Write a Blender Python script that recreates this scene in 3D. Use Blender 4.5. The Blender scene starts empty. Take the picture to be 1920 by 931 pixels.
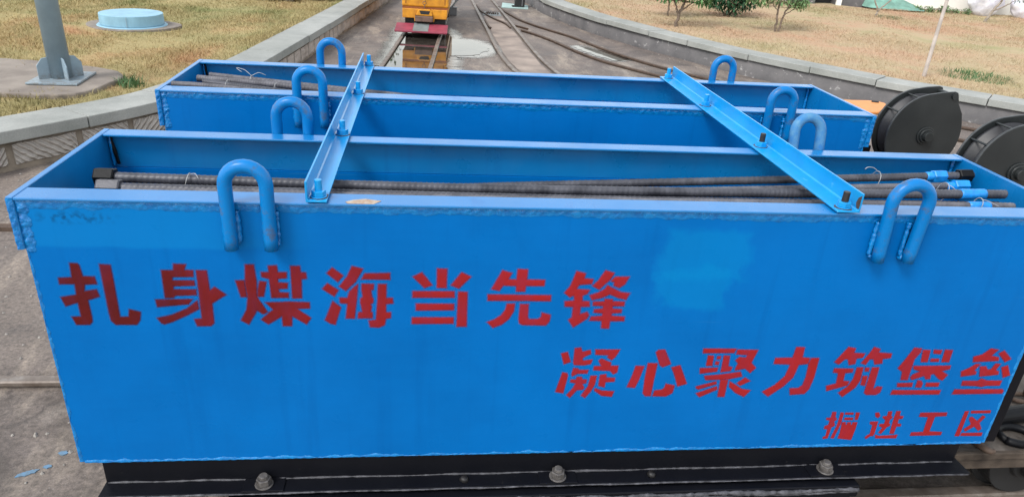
import bpy, bmesh, math, random
import numpy as np
from mathutils import Vector, Matrix

random.seed(7)
RNG = np.random.default_rng(11)
SC = bpy.context.scene
COL = SC.collection

# ------------------------------------------------------------------ camera
cam_d = bpy.data.cameras.new('camera')
cam = bpy.data.objects.new('camera', cam_d)
COL.objects.link(cam)
_right = Vector((0.992905, -0.101485, 0.061976)); _up = Vector((-0.012103, 0.432230, 0.901682)); _fwd = Vector((0.118295, 0.896034, -0.427935))
_m = Matrix((_right, _up, -_fwd)).transposed().to_4x4()
_m.translation = Vector((0.8321, -1.4301, 1.631))
cam.matrix_world = _m
cam_d.sensor_width = 36.0
cam_d.lens = 36.0 * 1341.8 / 1920.0
cam_d.clip_start = 0.05
cam_d.clip_end = 600.0
SC.camera = cam
SC.render.resolution_x, SC.render.resolution_y = 1024, 496

# ------------------------------------------------------------------ sky, sun, exposure
SUN_EL, SUN_AZ = math.radians(50), math.radians(228)    # azimuth clockwise from +Y
world = bpy.data.worlds.new('World')
SC.world = world
world.use_nodes = True
wn = world.node_tree.nodes; wl = world.node_tree.links
bg = wn['Background']
sky = wn.new('ShaderNodeTexSky')
sky.sky_type = 'NISHITA'; sky.sun_disc = False
sky.sun_elevation = SUN_EL; sky.sun_rotation = SUN_AZ
sky.air_density = 2.0; sky.dust_density = 1.0; sky.ozone_density = 1.0
hs = wn.new('ShaderNodeHueSaturation'); hs.inputs['Saturation'].default_value = 0.26
wl.new(sky.outputs['Color'], hs.inputs['Color'])
wl.new(hs.outputs['Color'], bg.inputs['Color'])
bg.inputs['Strength'].default_value = 0.15
sun_d = bpy.data.lights.new('sun', 'SUN')
sun_d.energy = 1.25; sun_d.angle = math.radians(18); sun_d.color = (1.0, 0.96, 0.9)
sun = bpy.data.objects.new('sun', sun_d); COL.objects.link(sun)
_sd = Vector((math.sin(SUN_AZ) * math.cos(SUN_EL), math.cos(SUN_AZ) * math.cos(SUN_EL), math.sin(SUN_EL)))
sun.rotation_euler = (-_sd).to_track_quat('-Z', 'Y').to_euler()
SC.view_settings.view_transform = 'Standard'
SC.view_settings.look = 'None'
SC.view_settings.exposure = 0.97
SC.view_settings.gamma = 1.0
SC.view_settings.use_curve_mapping = False

# ------------------------------------------------------------------ helpers: materials
class NT:
    def __init__(s, name):
        s.m = bpy.data.materials.new(name); s.m.use_nodes = True
        s.t = s.m.node_tree; s.n = s.t.nodes; s.b = s.n['Principled BSDF']; s.out = s.n['Material Output']
        s.co = s.n.new('ShaderNodeTexCoord')
    def lk(s, a, b): s.t.links.new(a, b)
    def noise(s, scale, detail=4, rough=.55, vec=None, dist=0.0, dim=None):
        n = s.n.new('ShaderNodeTexNoise'); n.inputs['Scale'].default_value = scale
        n.inputs['Detail'].default_value = detail; n.inputs['Roughness'].default_value = rough
        n.inputs['Distortion'].default_value = dist
        s.lk(vec or s.co.outputs['Object'], n.inputs['Vector']); return n.outputs['Fac']
    def ramp(s, fac, stops, interp='LINEAR'):
        r = s.n.new('ShaderNodeValToRGB'); e = r.color_ramp.elements; r.color_ramp.interpolation = interp
        while len(e) < len(stops): e.new(.5)
        for k, (p, c) in enumerate(stops):
            e[k].position = p; e[k].color = (c if len(c) == 4 else (*c, 1)) if hasattr(c, '__len__') else (c, c, c, 1)
        s.lk(fac, r.inputs['Fac']); return r.outputs['Color']
    def mix(s, fac, a, b, mode='MIX'):
        n = s.n.new('ShaderNodeMix'); n.data_type = 'RGBA'; n.blend_type = mode; n.clamp_result = False
        for sock, v in ((n.inputs[0], fac), (n.inputs[6], a), (n.inputs[7], b)):
            if hasattr(v, 'is_linked'): s.lk(v, sock)
            elif hasattr(v, '__len__'): sock.default_value = (*v, 1) if len(v) == 3 else v
            else: sock.default_value = v
        return n.outputs[2]
    def math(s, op, a, b=None, clamp=False):
        n = s.n.new('ShaderNodeMath'); n.operation = op; n.use_clamp = clamp
        for k, v in enumerate((a, b)):
            if v is None: continue
            if hasattr(v, 'is_linked'): s.lk(v, n.inputs[k])
            else: n.inputs[k].default_value = v
        return n.outputs[0]
    def mapping(s, scale=(1, 1, 1), rot=(0, 0, 0), loc=(0, 0, 0), src='Object'):
        n = s.n.new('ShaderNodeMapping'); n.inputs['Scale'].default_value = scale
        n.inputs['Rotation'].default_value = rot; n.inputs['Location'].default_value = loc
        s.lk(s.co.outputs[src], n.inputs['Vector']); return n.outputs[0]
    def bump(s, h, strength=.3, dist=.01, prev=None):
        n = s.n.new('ShaderNodeBump'); n.inputs['Strength'].default_value = strength
        n.inputs['Distance'].default_value = dist; s.lk(h, n.inputs['Height'])
        if prev is not None: s.lk(prev, n.inputs['Normal'])
        s.lk(n.outputs[0], s.b.inputs['Normal']); return n.outputs[0]
    def set(s, col=None, rough=None, metal=None, spec=None):
        for key, v in (('Base Color', col), ('Roughness', rough), ('Metallic', metal), ('Specular IOR Level', spec)):
            if v is None: continue
            if hasattr(v, 'is_linked'): s.lk(v, s.b.inputs[key])
            elif hasattr(v, '__len__'): s.b.inputs[key].default_value = (*v, 1)
            else: s.b.inputs[key].default_value = v
        return s
    def sep(s, src='Object'):
        n = s.n.new('ShaderNodeSeparateXYZ'); s.lk(s.co.outputs[src], n.inputs[0]); return n.outputs
    def blob(s, x, z, rx, rz, edge=.35, nscale=9, namp=.6):
        """soft-edged irregular patch on the XZ plane -> 0..1"""
        o = s.sep()
        dx = s.math('DIVIDE', s.math('SUBTRACT', o[0], x), rx); dz = s.math('DIVIDE', s.math('SUBTRACT', o[2], z), rz)
        d = s.math('SQRT', s.math('ADD', s.math('MULTIPLY', dx, dx), s.math('MULTIPLY', dz, dz)))
        d = s.math('ADD', d, s.math('MULTIPLY', s.math('SUBTRACT', s.noise(nscale, 3), .5), namp))
        return s.ramp(d, [(1 - edge, 1), (1.0, 0)])

def simple(name, col, rough=.5, metal=0.0, var=.25, scale=12, bump=.15, bdist=.003, bscale=60, col2=None, spec=.5):
    s = NT(name)
    f = s.noise(scale, 5)
    c2 = col2 or tuple(min(1, c * (1 + var)) for c in col); c1 = tuple(c * (1 - var) for c in col) if not col2 else col
    s.set(s.ramp(f, [(.3, c1), (.7, c2)]), rough, metal, spec)
    if bump: s.bump(s.noise(bscale, 4), bump, bdist)
    return s.m

# ------------------------------------------------------------------ helpers: objects
def tag(o, label=None, cat=None, group=None, kind=None):
    if label: o['label'] = label
    if cat: o['category'] = cat
    if group: o['group'] = group
    if kind: o['kind'] = kind
    return o
def thing(name, label, cat, loc=(0, 0, 0), rz=0.0, group=None):
    o = bpy.data.objects.new(name, None); COL.objects.link(o)
    o.empty_display_size = .1; o.location = loc; o.rotation_euler = (0, 0, rz)
    return tag(o, label, cat, group)
def link_mesh(name, me, mat, parent=None, smooth=False, bevel=0.0):
    o = bpy.data.objects.new(name, me); COL.objects.link(o)
    for m in (mat if isinstance(mat, (list, tuple)) else [mat]): me.materials.append(m)
    if smooth:
        me.polygons.foreach_set('use_smooth', [True] * len(me.polygons))
    if parent: o.parent = parent
    if bevel:
        b = o.modifiers.new('bevel', 'BEVEL'); b.width = bevel; b.segments = 2; b.limit_method = 'ANGLE'
        b.angle_limit = math.radians(50); b.harden_normals = False
    return o
class MB:
    """collects simple solids and links them as ONE mesh object"""
    def __init__(s): s.bm = bmesh.new()
    def box(s, x0, x1, y0, y1, z0, z1, mi=0):
        v = [s.bm.verts.new((x, y, z)) for x in (x0, x1) for y in (y0, y1) for z in (z0, z1)]
        for f in ((0, 1, 3, 2), (4, 6, 7, 5), (0, 4, 5, 1), (2, 3, 7, 6), (0, 2, 6, 4), (1, 5, 7, 3)):
            s.bm.faces.new([v[k] for k in f]).material_index = mi
        return s
    def hexa(s, pts, mi=0):
        """8 points: bottom 4 (ccw), top 4"""
        v = [s.bm.verts.new(p) for p in pts]
        for f in ((3, 2, 1, 0), (4, 5, 6, 7), (0, 1, 5, 4), (1, 2, 6, 5), (2, 3, 7, 6), (3, 0, 4, 7)):
            s.bm.faces.new([v[k] for k in f]).material_index = mi
        return s
    def prism(s, poly, axis, a, b, mi=0):
        """extrude a 2D polygon along axis ('x','y','z') from a to b"""
        def P(u, v, w): return {'x': (w, u, v), 'y': (u, w, v), 'z': (u, v, w)}[axis]
        A = [s.bm.verts.new(P(u, v, a)) for u, v in poly]; B = [s.bm.verts.new(P(u, v, b)) for u, v in poly]
        s.bm.faces.new(A).material_index = mi; s.bm.faces.new(B[::-1]).material_index = mi
        n = len(poly)
        for k in range(n): s.bm.faces.new((A[k], B[k], B[(k + 1) % n], A[(k + 1) % n])).material_index = mi
        return s
    def cyl(s, p, q, r0, r1=None, n=20, mi=0, cap=True):
        r1 = r0 if r1 is None else r1
        p, q = Vector(p), Vector(q); d = (q - p).normalized()
        a = d.orthogonal().normalized(); b = d.cross(a)
        R = [[s.bm.verts.new(c + (a * math.cos(t) + b * math.sin(t)) * r) for t in [2 * math.pi * k / n for k in range(n)]] for c, r in ((p, r0), (q, r1))]
        for k in range(n): s.bm.faces.new((R[0][k], R[0][(k + 1) % n], R[1][(k + 1) % n], R[1][k])).material_index = mi
        if cap: s.bm.faces.new(R[0][::-1]).material_index = mi; s.bm.faces.new(R[1]).material_index = mi
        return s
    def tube(s, pts, r, n=10, mi=0, jit=0.0, cap=True):
        """tube along points; r is one radius or a list"""
        pts = [Vector(p) for p in pts]; N = len(pts); prev = None; rings = []
        ref = None
        for k, p in enumerate(pts):
            d = (pts[min(k + 1, N - 1)] - pts[max(k - 1, 0)]).normalized()
            if ref is None: ref = d.orthogonal().normalized()
            ref = (ref - d * ref.dot(d)).normalized(); b = d.cross(ref)
            rr = r[k] if hasattr(r, '__len__') else r
            rings.append([s.bm.verts.new(p + (ref * math.cos(t) + b * math.sin(t)) * rr * (1 + jit * random.uniform(-1, 1))) for t in [2 * math.pi * i / n for i in range(n)]])
        for A, B in zip(rings, rings[1:]):
            for i in range(n): s.bm.faces.new((A[i], A[(i + 1) % n], B[(i + 1) % n], B[i])).material_index = mi
        if cap: s.bm.faces.new(rings[0][::-1]).material_index = mi; s.bm.faces.new(rings[-1]).material_index = mi
        return s
    def build(s, name, mat, parent=None, smooth=False, bevel=0.0):
        bmesh.ops.recalc_face_normals(s.bm, faces=s.bm.faces)
        me = bpy.data.meshes.new(name); s.bm.to_mesh(me); s.bm.free()
        return link_mesh(name, me, mat, parent, smooth, bevel)
def np_mesh(name, V, F, mat, smooth=False, attr=None):
    me = bpy.data.meshes.new(name)
    me.from_pydata([tuple(v) for v in V], [], [tuple(f) for f in F]); me.update()
    if attr:
        for an, vals in attr.items():
            a = me.attributes.new(an, 'FLOAT', 'POINT'); a.data.foreach_set('value', np.asarray(vals, dtype=np.float32))
    return link_mesh(name, me, mat, None, smooth)
def resample(pts, step):
    pts = [Vector((*p[:2], 0)) for p in pts]; out = [pts[0]]; 
    # Catmull-Rom through the points, then even steps
    P = [pts[0] * 2 - pts[1]] + pts + [pts[-1] * 2 - pts[-2]]; dense = []
    for k in range(1, len(P) - 2):
        for j in range(24):
            t = j / 24; a, b, c, d = P[k - 1], P[k], P[k + 1], P[k + 2]
            dense.append(.5 * ((2 * b) + (c - a) * t + (2 * a - 5 * b + 4 * c - d) * t * t + (3 * b - a - 3 * c + d) * t ** 3))
    dense.append(pts[-1]); acc = 0
    for a, b in zip(dense, dense[1:]):
        L = (b - a).length
        while L > 0 and acc + L >= step:
            f = (step - acc) / L; a = a + (b - a) * f; out.append(a.copy()); L = (b - a).length; acc = 0
        acc += L
    return out
def offset_line(pts, d):
    """offset to the left of travel"""
    out = []
    for k, p in enumerate(pts):
        t = (pts[min(k + 1, len(pts) - 1)] - pts[max(k - 1, 0)]); n = Vector((-t.y, t.x, 0)).normalized()
        out.append(p + n * d)
    return out

# ------------------------------------------------------------------ materials
def blue_paint(name='blue_paint', panel=False, fade=False, spec=.09, k=.76, wear=0.0, g=1.0):
    s = NT(name)
    A, B = (.0006 * k, .133 * k * g, .455 * k), (.0008 * k, .162 * k * g, .54 * k)
    c = s.mix(s.ramp(s.noise(3.2, 5, .6), [(.35, 0), (.65, 1)]), A, B)
    st = s.noise(14, 3, .6, s.mapping((.35, 1, 4)))
    c = s.mix(s.math('MULTIPLY', st, .35), c, (.002 * k, .185 * k * g, .58 * k))
    runs = s.ramp(s.noise(9, 4, .6, s.mapping((2.2, 1, .12))), [(.56, 0), (.70, .30)])
    c = s.mix(runs, c, (.0006 * k, .105 * k, .38 * k))
    scr = s.ramp(s.noise(34, 2, .5, s.mapping((.08, 1, 3.4), (0, .5, 0))), [(.74, 0), (.755, .22)])
    c = s.mix(scr, c, (.03, .19, .42))
    if wear: c = s.mix(s.ramp(s.noise(26, 6, .72), [(.53, 0), (.64, wear)]), c, (.075, .085, .105))
    if panel:
        o = s.sep(); wob = s.math('MULTIPLY', s.math('SUBTRACT', s.noise(9, 5, .65), .5), .16)
        for x, z, rx, rz in ((1.478, -.115, .118, .072), (1.452, -.205, .095, .060)):   # touched-up square of fresher paint
            dx = s.math('DIVIDE', s.math('ABSOLUTE', s.math('SUBTRACT', s.math('ADD', o[0], wob), x)), rx)
            dz = s.math('DIVIDE', s.math('ABSOLUTE', s.math('SUBTRACT', s.math('ADD', o[2], s.math('MULTIPLY', wob, .6)), z)), rz)
            mk = s.ramp(s.math('MAXIMUM', dx, dz), [(.76, .43), (1.03, 0)])
            c = s.mix(mk, c, (.0012, .190, .46))
        # upper-left band where a second coat was brushed on
        o = s.sep()
        zz = s.math('ADD', o[2], s.math('MULTIPLY', s.math('SUBTRACT', s.noise(4, 2), .5), .03))
        band = s.math('MULTIPLY', s.ramp(s.math('ADD', zz, 1.0), [(.888, 0), (.893, 1)]), s.ramp(o[0], [(.40, 1), (.62, 0)]))
        c = s.mix(s.math('MULTIPLY', band, .55), c, (.003, .175, .47))
        scuff = s.math('MULTIPLY', s.blob(.12, -.045, .10, .018, .8, 30, 1.0), s.ramp(s.noise(70, 4), [(.45, 0), (.6, 1)]))
        c = s.mix(scuff, c, (.003, .07, .2))
    # chips showing primer and rust
    ch = s.ramp(s.noise(95, 3, .6), [(.745, 0), (.76, 1)])
    c = s.mix(s.math('MULTIPLY', ch, .5), c, (.05, .13, .27))
    if fade: c = s.mix(s.ramp(s.noise(22, 5, .7), [(.35, .15), (.6, .75)]), c, (.11, .25, .36))
    s.set(c, s.ramp(s.noise(9, 4), [(.3, .24), (.7, .38)]), 0, spec)
    nb = s.bump(s.noise(2.2, 2), .12, .02)
    s.bump(s.noise(120, 4, .6, s.mapping((.5, 1, 1.6))), .10, .0015, nb)
    return s.m
M = {}
M['blue'] = blue_paint(); M['blue_rim'] = blue_paint('blue_rim_paint', spec=.9, k=.80, g=1.22); M['blue_lug'] = blue_paint('worn_blue_lug_paint', spec=.25, k=.80, wear=.6, g=1.15); M['blue_panel'] = blue_paint('blue_panel_paint', True); M['blue_faded'] = blue_paint('weathered_blue_paint', False, True)
def bar_paint():
    s = NT('sky_blue_bar_paint')
    c = s.ramp(s.noise(9, 5, .65), [(.3, (.003, .225, .55)), (.7, (.005, .285, .63))])
    c = s.mix(s.ramp(s.noise(30, 5, .7), [(.64, 0), (.72, .8)]), c, (.12, .43, .72))
    s.set(c, .27); s.bump(s.noise(60, 4), .15, .002); return s.m
M['bar'] = bar_paint()
def chip_mat():
    s = NT('bare_chipped_steel'); s.set(s.ramp(s.noise(60, 5), [(.35, (.30, .19, .12)), (.65, (.42, .36, .30))]), .7); s.bump(s.noise(150), .4, .002); return s.m
M['chip'] = chip_mat()
def weld_mat():
    s = NT('painted_weld'); s.set(s.ramp(s.noise(45, 5), [(.35, (.001, .13, .40)), (.7, (.003, .21, .54))]), .16, 0, .6)
    s.bump(s.noise(90, 5, .65), .7, .004); return s.m
M['weld'] = weld_mat()
def red_spray():
    s = NT('red_stencil_paint')
    at = s.n.new('ShaderNodeAttribute'); at.attribute_name = 'spray'
    o = s.sep()
    bright = s.math('ADD', s.ramp(o[0], [(.15, 0), (1.0, .85)]), s.math('MULTIPLY', s.math('SUBTRACT', s.noise(5, 4), .5), .9), True)
    c = s.mix(bright, (.086, .009, .009), (.31, .016, .018))
    thin = s.ramp(s.noise(26, 5, .65, s.mapping((1, 1, .35))), [(.42, 0), (.75, .22)])
    c = s.mix(thin, c, (.10, .03, .11))
    s.set(c, .6, 0, .08); s.bump(s.noise(300, 4), .15, .001)
    f = s.math('ADD', at.outputs['Fac'], s.math('MULTIPLY', s.math('SUBTRACT', s.noise(420, 3, .6), .5), .5))
    f = s.math('POWER', s.math('MAXIMUM', s.math('MINIMUM', f, 1.0), 0.0), 1.6)
    tr = s.n.new('ShaderNodeBsdfTransparent'); mx = s.n.new('ShaderNodeMixShader')
    s.lk(f, mx.inputs[0]); s.lk(tr.outputs[0], mx.inputs[1]); s.lk(s.b.outputs[0], mx.inputs[2]); s.lk(mx.outputs[0], s.out.inputs['Surface'])
    return s.m
M['red'] = red_spray()
def black_paint(name='black_gloss_paint', col=(.004, .0045, .007), rough=.35):
    s = NT(name); c = s.mix(s.ramp(s.noise(24, 6, .7), [(.66, 0), (.76, .45)]), col, (.07, .065, .06))
    s.set(c, s.ramp(s.noise(8, 4), [(.3, rough), (.7, rough + .2)]), 0, .16); s.bump(s.noise(70, 5), .22, .003); return s.m
M['black'] = black_paint()
M['sheave'] = simple('matt_black_sheave_paint', (.010, .0125, .0135), .42, 0, .25, 7, .14, .002, 90, (.022, .025, .026))
M['sheave_wheel'] = simple('worn_black_pulley_paint', (.018, .018, .021), .45, 0, .3, 14, .12, .002, 80)
M['worn_and_lit_edge'] = simple('scraped_and_lit_steel', (.012, .012, .015), .5, .1, .7, 45, .6, .004, 60, (.11, .11, .125), .3)  # scraped edges, and the fillet line painted as caught light
M['darkbolt'] = simple('dark_bare_bolt', (.022, .021, .022), .5, .3, .4, 60, .3, .002, 200)
M['rust'] = simple('brown_rust_and_shade', (.06, .04, .035), .85, 0, .4, 80, .4, .002, 120)
M['bolt'] = simple('dull_zinc_bolt', (.055, .05, .048), .5, .3, .4, 60, .3, .002, 200, (.16, .15, .145), .4)
M['rod'] = simple('dark_rolled_rebar', (.028, .029, .037), .42, .1, .5, 18, .2, .002, 160, (.085, .087, .105), .4)
M['rod_pale'] = simple('pale_dusty_rebar', (.065, .064, .074), .55, .1, .3, 24, .25, .002, 160, (.15, .147, .165), .35)
M['nut'] = simple('black_hex_steel', (.004, .0045, .006), .45, 0, .3, 30, .15, .002, 120, None, .15)
M['rodblue'] = simple('blue_marking_paint', (.006, .22, .62), .4, 0, .3, 40, .2, .002, 150)
M['wire'] = simple('pale_tie_wire', (.38, .38, .38), .45, .3, .2, 30, 0)
def rail_mat():
    s = NT('worn_rail_steel'); c = s.ramp(s.noise(11, 6, .65), [(.3, (.085, .062, .048)), (.55, (.17, .14, .12)), (.75, (.27, .245, .225))])
    s.set(c, .5, .25); s.bump(s.noise(80, 5), .3, .003); return s.m
M['rail'] = rail_mat()
M['rail_dark'] = simple('brown_rusted_rail', (.07, .045, .032), .7, .1, .4, 20, .4, .004, 70)
def yard_mat():
    s = NT('stained_yard_concrete')
    big = s.noise(.55, 7, .62, None, .6); mid = s.noise(2.6, 7, .68, None, .8); fine = s.noise(55, 8, .82); peb = s.noise(150, 3, .6)
    c = s.ramp(big, [(.32, (.082, .069, .063)), (.44, (.178, .148, .130)), (.55, (.118, .099, .092)), (.65, (.215, .174, .149)), (.76, (.265, .213, .176))])
    c = s.mix(s.ramp(mid, [(.50, 0), (.66, .75)]), c, (.088, .077, .072))
    c = s.mix(s.ramp(s.noise(1.7, 7, .7, s.mapping((1.9, .45, 1), (0, 0, .12))), [(.53, 0), (.66, .75)]), c, (.30, .25, .205))
    c = s.mix(s.ramp(s.noise(.9, 6, .7, s.mapping((1.6, .5, 1), (0, 0, -.3), (7, 3, 0))), [(.56, 0), (.70, .6)]), c, (.36, .32, .275))
    c = s.mix(s.ramp(s.noise(11, 5, .7), [(.60, 0), (.72, .45)]), c, (.075, .066, .062))
    c = s.mix(.75, c, s.ramp(fine, [(.37, (.42, .42, .42)), (.5, (1, 1, 1)), (.63, (1.6, 1.56, 1.5))]), 'MULTIPLY')
    c = s.mix(s.ramp(peb, [(.64, 0), (.72, .6)]), c, (.36, .335, .31))
    c = s.mix(s.ramp(peb, [(.27, .6), (.35, 0)]), c, (.06, .055, .052))
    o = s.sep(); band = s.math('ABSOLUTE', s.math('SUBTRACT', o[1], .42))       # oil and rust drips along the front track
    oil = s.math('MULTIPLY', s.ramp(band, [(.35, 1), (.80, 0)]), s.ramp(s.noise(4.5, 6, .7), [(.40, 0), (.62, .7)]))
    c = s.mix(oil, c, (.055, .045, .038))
    vo = s.n.new('ShaderNodeTexVoronoi'); vo.feature = 'DISTANCE_TO_EDGE'; vo.inputs['Scale'].default_value = .62
    wob = s.n.new('ShaderNodeVectorMath'); wob.operation = 'MULTIPLY_ADD'
    nz = s.n.new('ShaderNodeTexNoise'); nz.inputs['Scale'].default_value = 3.5; nz.inputs['Detail'].default_value = 6; s.lk(s.co.outputs['Object'], nz.inputs['Vector'])
    s.lk(nz.outputs['Color'], wob.inputs[0]); wob.inputs[1].default_value = (.35, .35, 0); s.lk(s.co.outputs['Object'], wob.inputs[2]); s.lk(wob.outputs[0], vo.inputs['Vector'])
    crack = s.ramp(vo.outputs['Distance'], [(.0015, 1), (.005, 0)])
    c = s.mix(s.math('MULTIPLY', crack, .65), c, (.07, .06, .055))
    s.set(c, s.ramp(mid, [(.4, .85), (.7, .6)]), 0, .35)
    h = s.math('ADD', s.math('MULTIPLY', fine, .6), s.math('MULTIPLY', peb, .5))
    h = s.math('SUBTRACT', h, s.math('MULTIPLY', crack, .6)); s.bump(h, .55, .006); return s.m
M['yard'] = yard_mat()
def wet_mat():
    s = NT('damp_concrete')
    at = s.n.new('ShaderNodeAttribute'); at.attribute_name = 'wet'
    s.set(s.ramp(s.noise(6, 6, .65), [(.35, (.10, .092, .085)), (.65, (.18, .165, .15))]), .22, 0, .5); s.bump(s.noise(60, 5), .25, .003)
    f = s.math('ADD', at.outputs['Fac'], s.math('MULTIPLY', s.math('SUBTRACT', s.noise(9, 5, .6), .5), 1.0), True)
    tr = s.n.new('ShaderNodeBsdfTransparent'); mx = s.n.new('ShaderNodeMixShader')
    s.lk(f, mx.inputs[0]); s.lk(tr.outputs[0], mx.inputs[1]); s.lk(s.b.outputs[0], mx.inputs[2]); s.lk(mx.outputs[0], s.out.inputs['Surface']); return s.m
M['bed'] = simple('pinkish_track_bed', (.17, .14, .125), .85, 0, .3, 3, .5, .005, 60, (.34, .28, .24), .25)
M['wet'] = wet_mat()
def water_mat():
    s = NT('still_puddle_water'); s.set(s.ramp(s.noise(3, 5, .6), [(.35, (.02, .017, .014)), (.7, (.075, .062, .052))]), .015, 0, .5); s.b.inputs['IOR'].default_value = 1.42
    s.bump(s.noise(7, 4), .03, .01); return s.m
M['water'] = water_mat()
def lawn_mat(name, base, stops, thatch):
    s = NT(name)
    f = s.noise(.55, 6, .65, None, .5); g = s.noise(1.7, 6, .65, None, .4); fine = s.noise(55, 6, .8, s.mapping((1, .7, 1)))
    c = s.ramp(f, stops)
    c = s.mix(s.ramp(g, [(.50, 0), (.66, .75)]), c, thatch)
    c = s.mix(.8, c, s.ramp(fine, [(.25, (.72, .72, .70)), (.5, (1, 1, 1)), (.78, (1.28, 1.25, 1.2))]), 'MULTIPLY')
    at = s.n.new('ShaderNodeAttribute'); at.attribute_name = 'tone'
    c = s.mix(1.0, c, s.ramp(at.outputs['Fac'], [(0, (.85, .86, .82)), (.5, (1.12, 1.12, 1.10)), (1, (1.5, 1.46, 1.38))]), 'MULTIPLY')
    s.set(c, .95, 0, .05); s.bump(fine, .35, .015); return s.m
LS = [(.33, (.15, .165, .07)), (.43, (.26, .225, .115)), (.56, (.31, .245, .13)), (.68, (.33, .195, .11))]
RS = [(.32, (.245, .235, .125)), (.44, (.345, .275, .18)), (.57, (.365, .258, .178)), (.72, (.375, .228, .155))]
M['lawnL'] = lawn_mat('dry_lawn_left', None, LS, (.21, .205, .10)); M['lawnR'] = lawn_mat('dry_lawn_right', None, RS, (.33, .275, .18))
def stone_mat():
    s = NT('grey_coping_stone'); c = s.ramp(s.noise(3, 6, .65), [(.3, (.235, .245, .235)), (.7, (.345, .35, .335))])
    c = s.mix(s.ramp(s.noise(16, 6, .7), [(.6, 0), (.75, .5)]), c, (.42, .41, .38))
    c = s.mix(s.ramp(s.noise(1.1, 6, .7), [(.45, 0), (.65, .45)]), c, (.19, .20, .185))
    c = s.mix(.6, c, s.ramp(s.noise(130, 4, .7), [(.3, (.75, .75, .75)), (.7, (1.2, 1.2, 1.2))]), 'MULTIPLY')
    s.set(c, .85, 0, .25); s.bump(s.noise(50, 6, .7), .35, .006); return s.m
M['coping'] = stone_mat()
def tooled_mat():
    s = NT('tooled_wall_stone')
    w = s.n.new('ShaderNodeTexWave'); w.wave_type = 'BANDS'; w.bands_direction = 'X'; w.inputs['Scale'].default_value = 9.5
    w.inputs['Distortion'].default_value = 2.2; w.inputs['Detail'].default_value = 3; w.inputs['Detail Scale'].default_value = 1.5
    s.lk(s.mapping((1, 1, 1), (0, 0, math.radians(-52)), (0, 0, 0), 'UV'), w.inputs['Vector'])
    c = s.ramp(s.noise(5, 6, .65), [(.3, (.36, .33, .30)), (.7, (.52, .475, .435))])
    c = s.mix(s.math('MULTIPLY', s.ramp(w.outputs['Fac'], [(.15, 1), (.5, 0)]), .30), c, (.20, .185, .17))
    s.set(c, .9, 0, .2); b = s.bump(w.outputs['Fac'], .9, .018); s.bump(s.noise(60, 6, .7), .4, .006, b); return s.m
M['tooled'] = tooled_mat()
M['far_stone'] = simple('pinkish_wall_stone', (.30, .255, .225), .9, 0, .3, 5, .6, .008, 40, (.46, .40, .36), .2)
M['sheave_edge'] = simple('skylit_sheave_edge', (.04, .043, .046), .38, .1, .4, 30, .2, .002, 90)  # paler tone paints sky light onto the cheek plate edges
M['pebble'] = simple('grey_pebble', (.16, .15, .14), .9, 0, .4, 9, .4, .004, 60, (.36, .33, .30), .2)
M['mortar'] = simple('brown_mortar', (.20, .165, .13), .95, 0, .3, 9, .5, .006, 60)
def gwall_mat():
    s = NT('grey_rendered_wall'); c = s.ramp(s.noise(2.6, 6, .65), [(.3, (.085, .083, .088)), (.7, (.15, .143, .145))])
    c = s.mix(s.ramp(s.noise(7.5, 6, .7, s.mapping((1, 1, 1.3))), [(.60, 0), (.66, .7)]), c, (.36, .35, .35))
    c = s.mix(s.ramp(s.noise(30, 5, .7), [(.6, 0), (.75, .35)]), c, (.28, .27, .265))
    s.set(c, .88, 0, .2); s.bump(s.noise(40, 6), .35, .006); return s.m
M['gwall'] = gwall_mat()
M['pole'] = simple('grey_blue_pole_paint', (.17, .225, .265), .45, 0, .10, 5, .05, .002, 60)
def dirty(name, col, rough, zlo, zhi, dirt):
    s = NT(name); o = s.sep()
    c = s.ramp(s.noise(6, 5, .6), [(.3, tuple(v * .88 for v in col)), (.7, tuple(v * 1.1 for v in col))])
    low = s.ramp(s.math('DIVIDE', s.math('SUBTRACT', o[2], zlo), zhi - zlo), [(0, .75), (1, 0)])
    c = s.mix(s.math('MULTIPLY', low, s.ramp(s.noise(38, 6, .7), [(.35, 0), (.6, 1)])), c, dirt)
    c = s.mix(s.ramp(s.noise(16, 6, .7, s.mapping((1.6, 1.6, .16))), [(.60, 0), (.74, .45)]), c, dirt)
    s.set(c, rough, 0, .35); s.bump(s.noise(60, 4), .08, .003); return s.m
M['pole'] = dirty('grey_blue_pole_paint', (.235, .315, .375), .45, .01, .10, (.15, .13, .11))
M['lid'] = dirty('pale_blue_lid_paint', (.20, .37, .48), .55, .02, .07, (.13, .15, .15))
M['footing'] = simple('brown_concrete_footing', (.15, .125, .108), .9, 0, .35, 5, .5, .008, 40, (.25, .215, .185))
M['lid'] = simple('pale_blue_lid_paint', (.20, .37, .48), .55, 0, .14, 7, .12, .003, 60)
M['loco'] = simple('yellow_locomotive_paint', (.36, .145, .012), .42, 0, .16, 9, .12, .003, 40, (.66, .29, .014))
M['locodark'] = simple('dark_seam_paint', (.20, .06, .012), .6, 0, .3, 20, 0)
M['bumper'] = simple('faded_crimson_rubber', (.22, .03, .055), .6, 0, .35, 7, .2, .004, 50)
M['bumpgrey'] = simple('grey_bumper_plate', (.17, .19, .19), .55, .1, .25, 12, .2, .003, 60)
M['coupler'] = simple('brown_coupler_steel', (.14, .085, .065), .6, .15, .35, 18, .3, .004, 60)
M['dark'] = simple('dark_underframe', (.012, .012, .013), .7, 0, .3, 12, .2, .004, 40)
M['greybox'] = simple('grey_control_box_paint', (.13, .13, .135), .5, 0, .2, 10, .1, .003, 40)
M['orange'] = simple('faded_orange_paint', (.62, .23, .055), .5, 0, .16, 6, .1, .003, 50)
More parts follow.
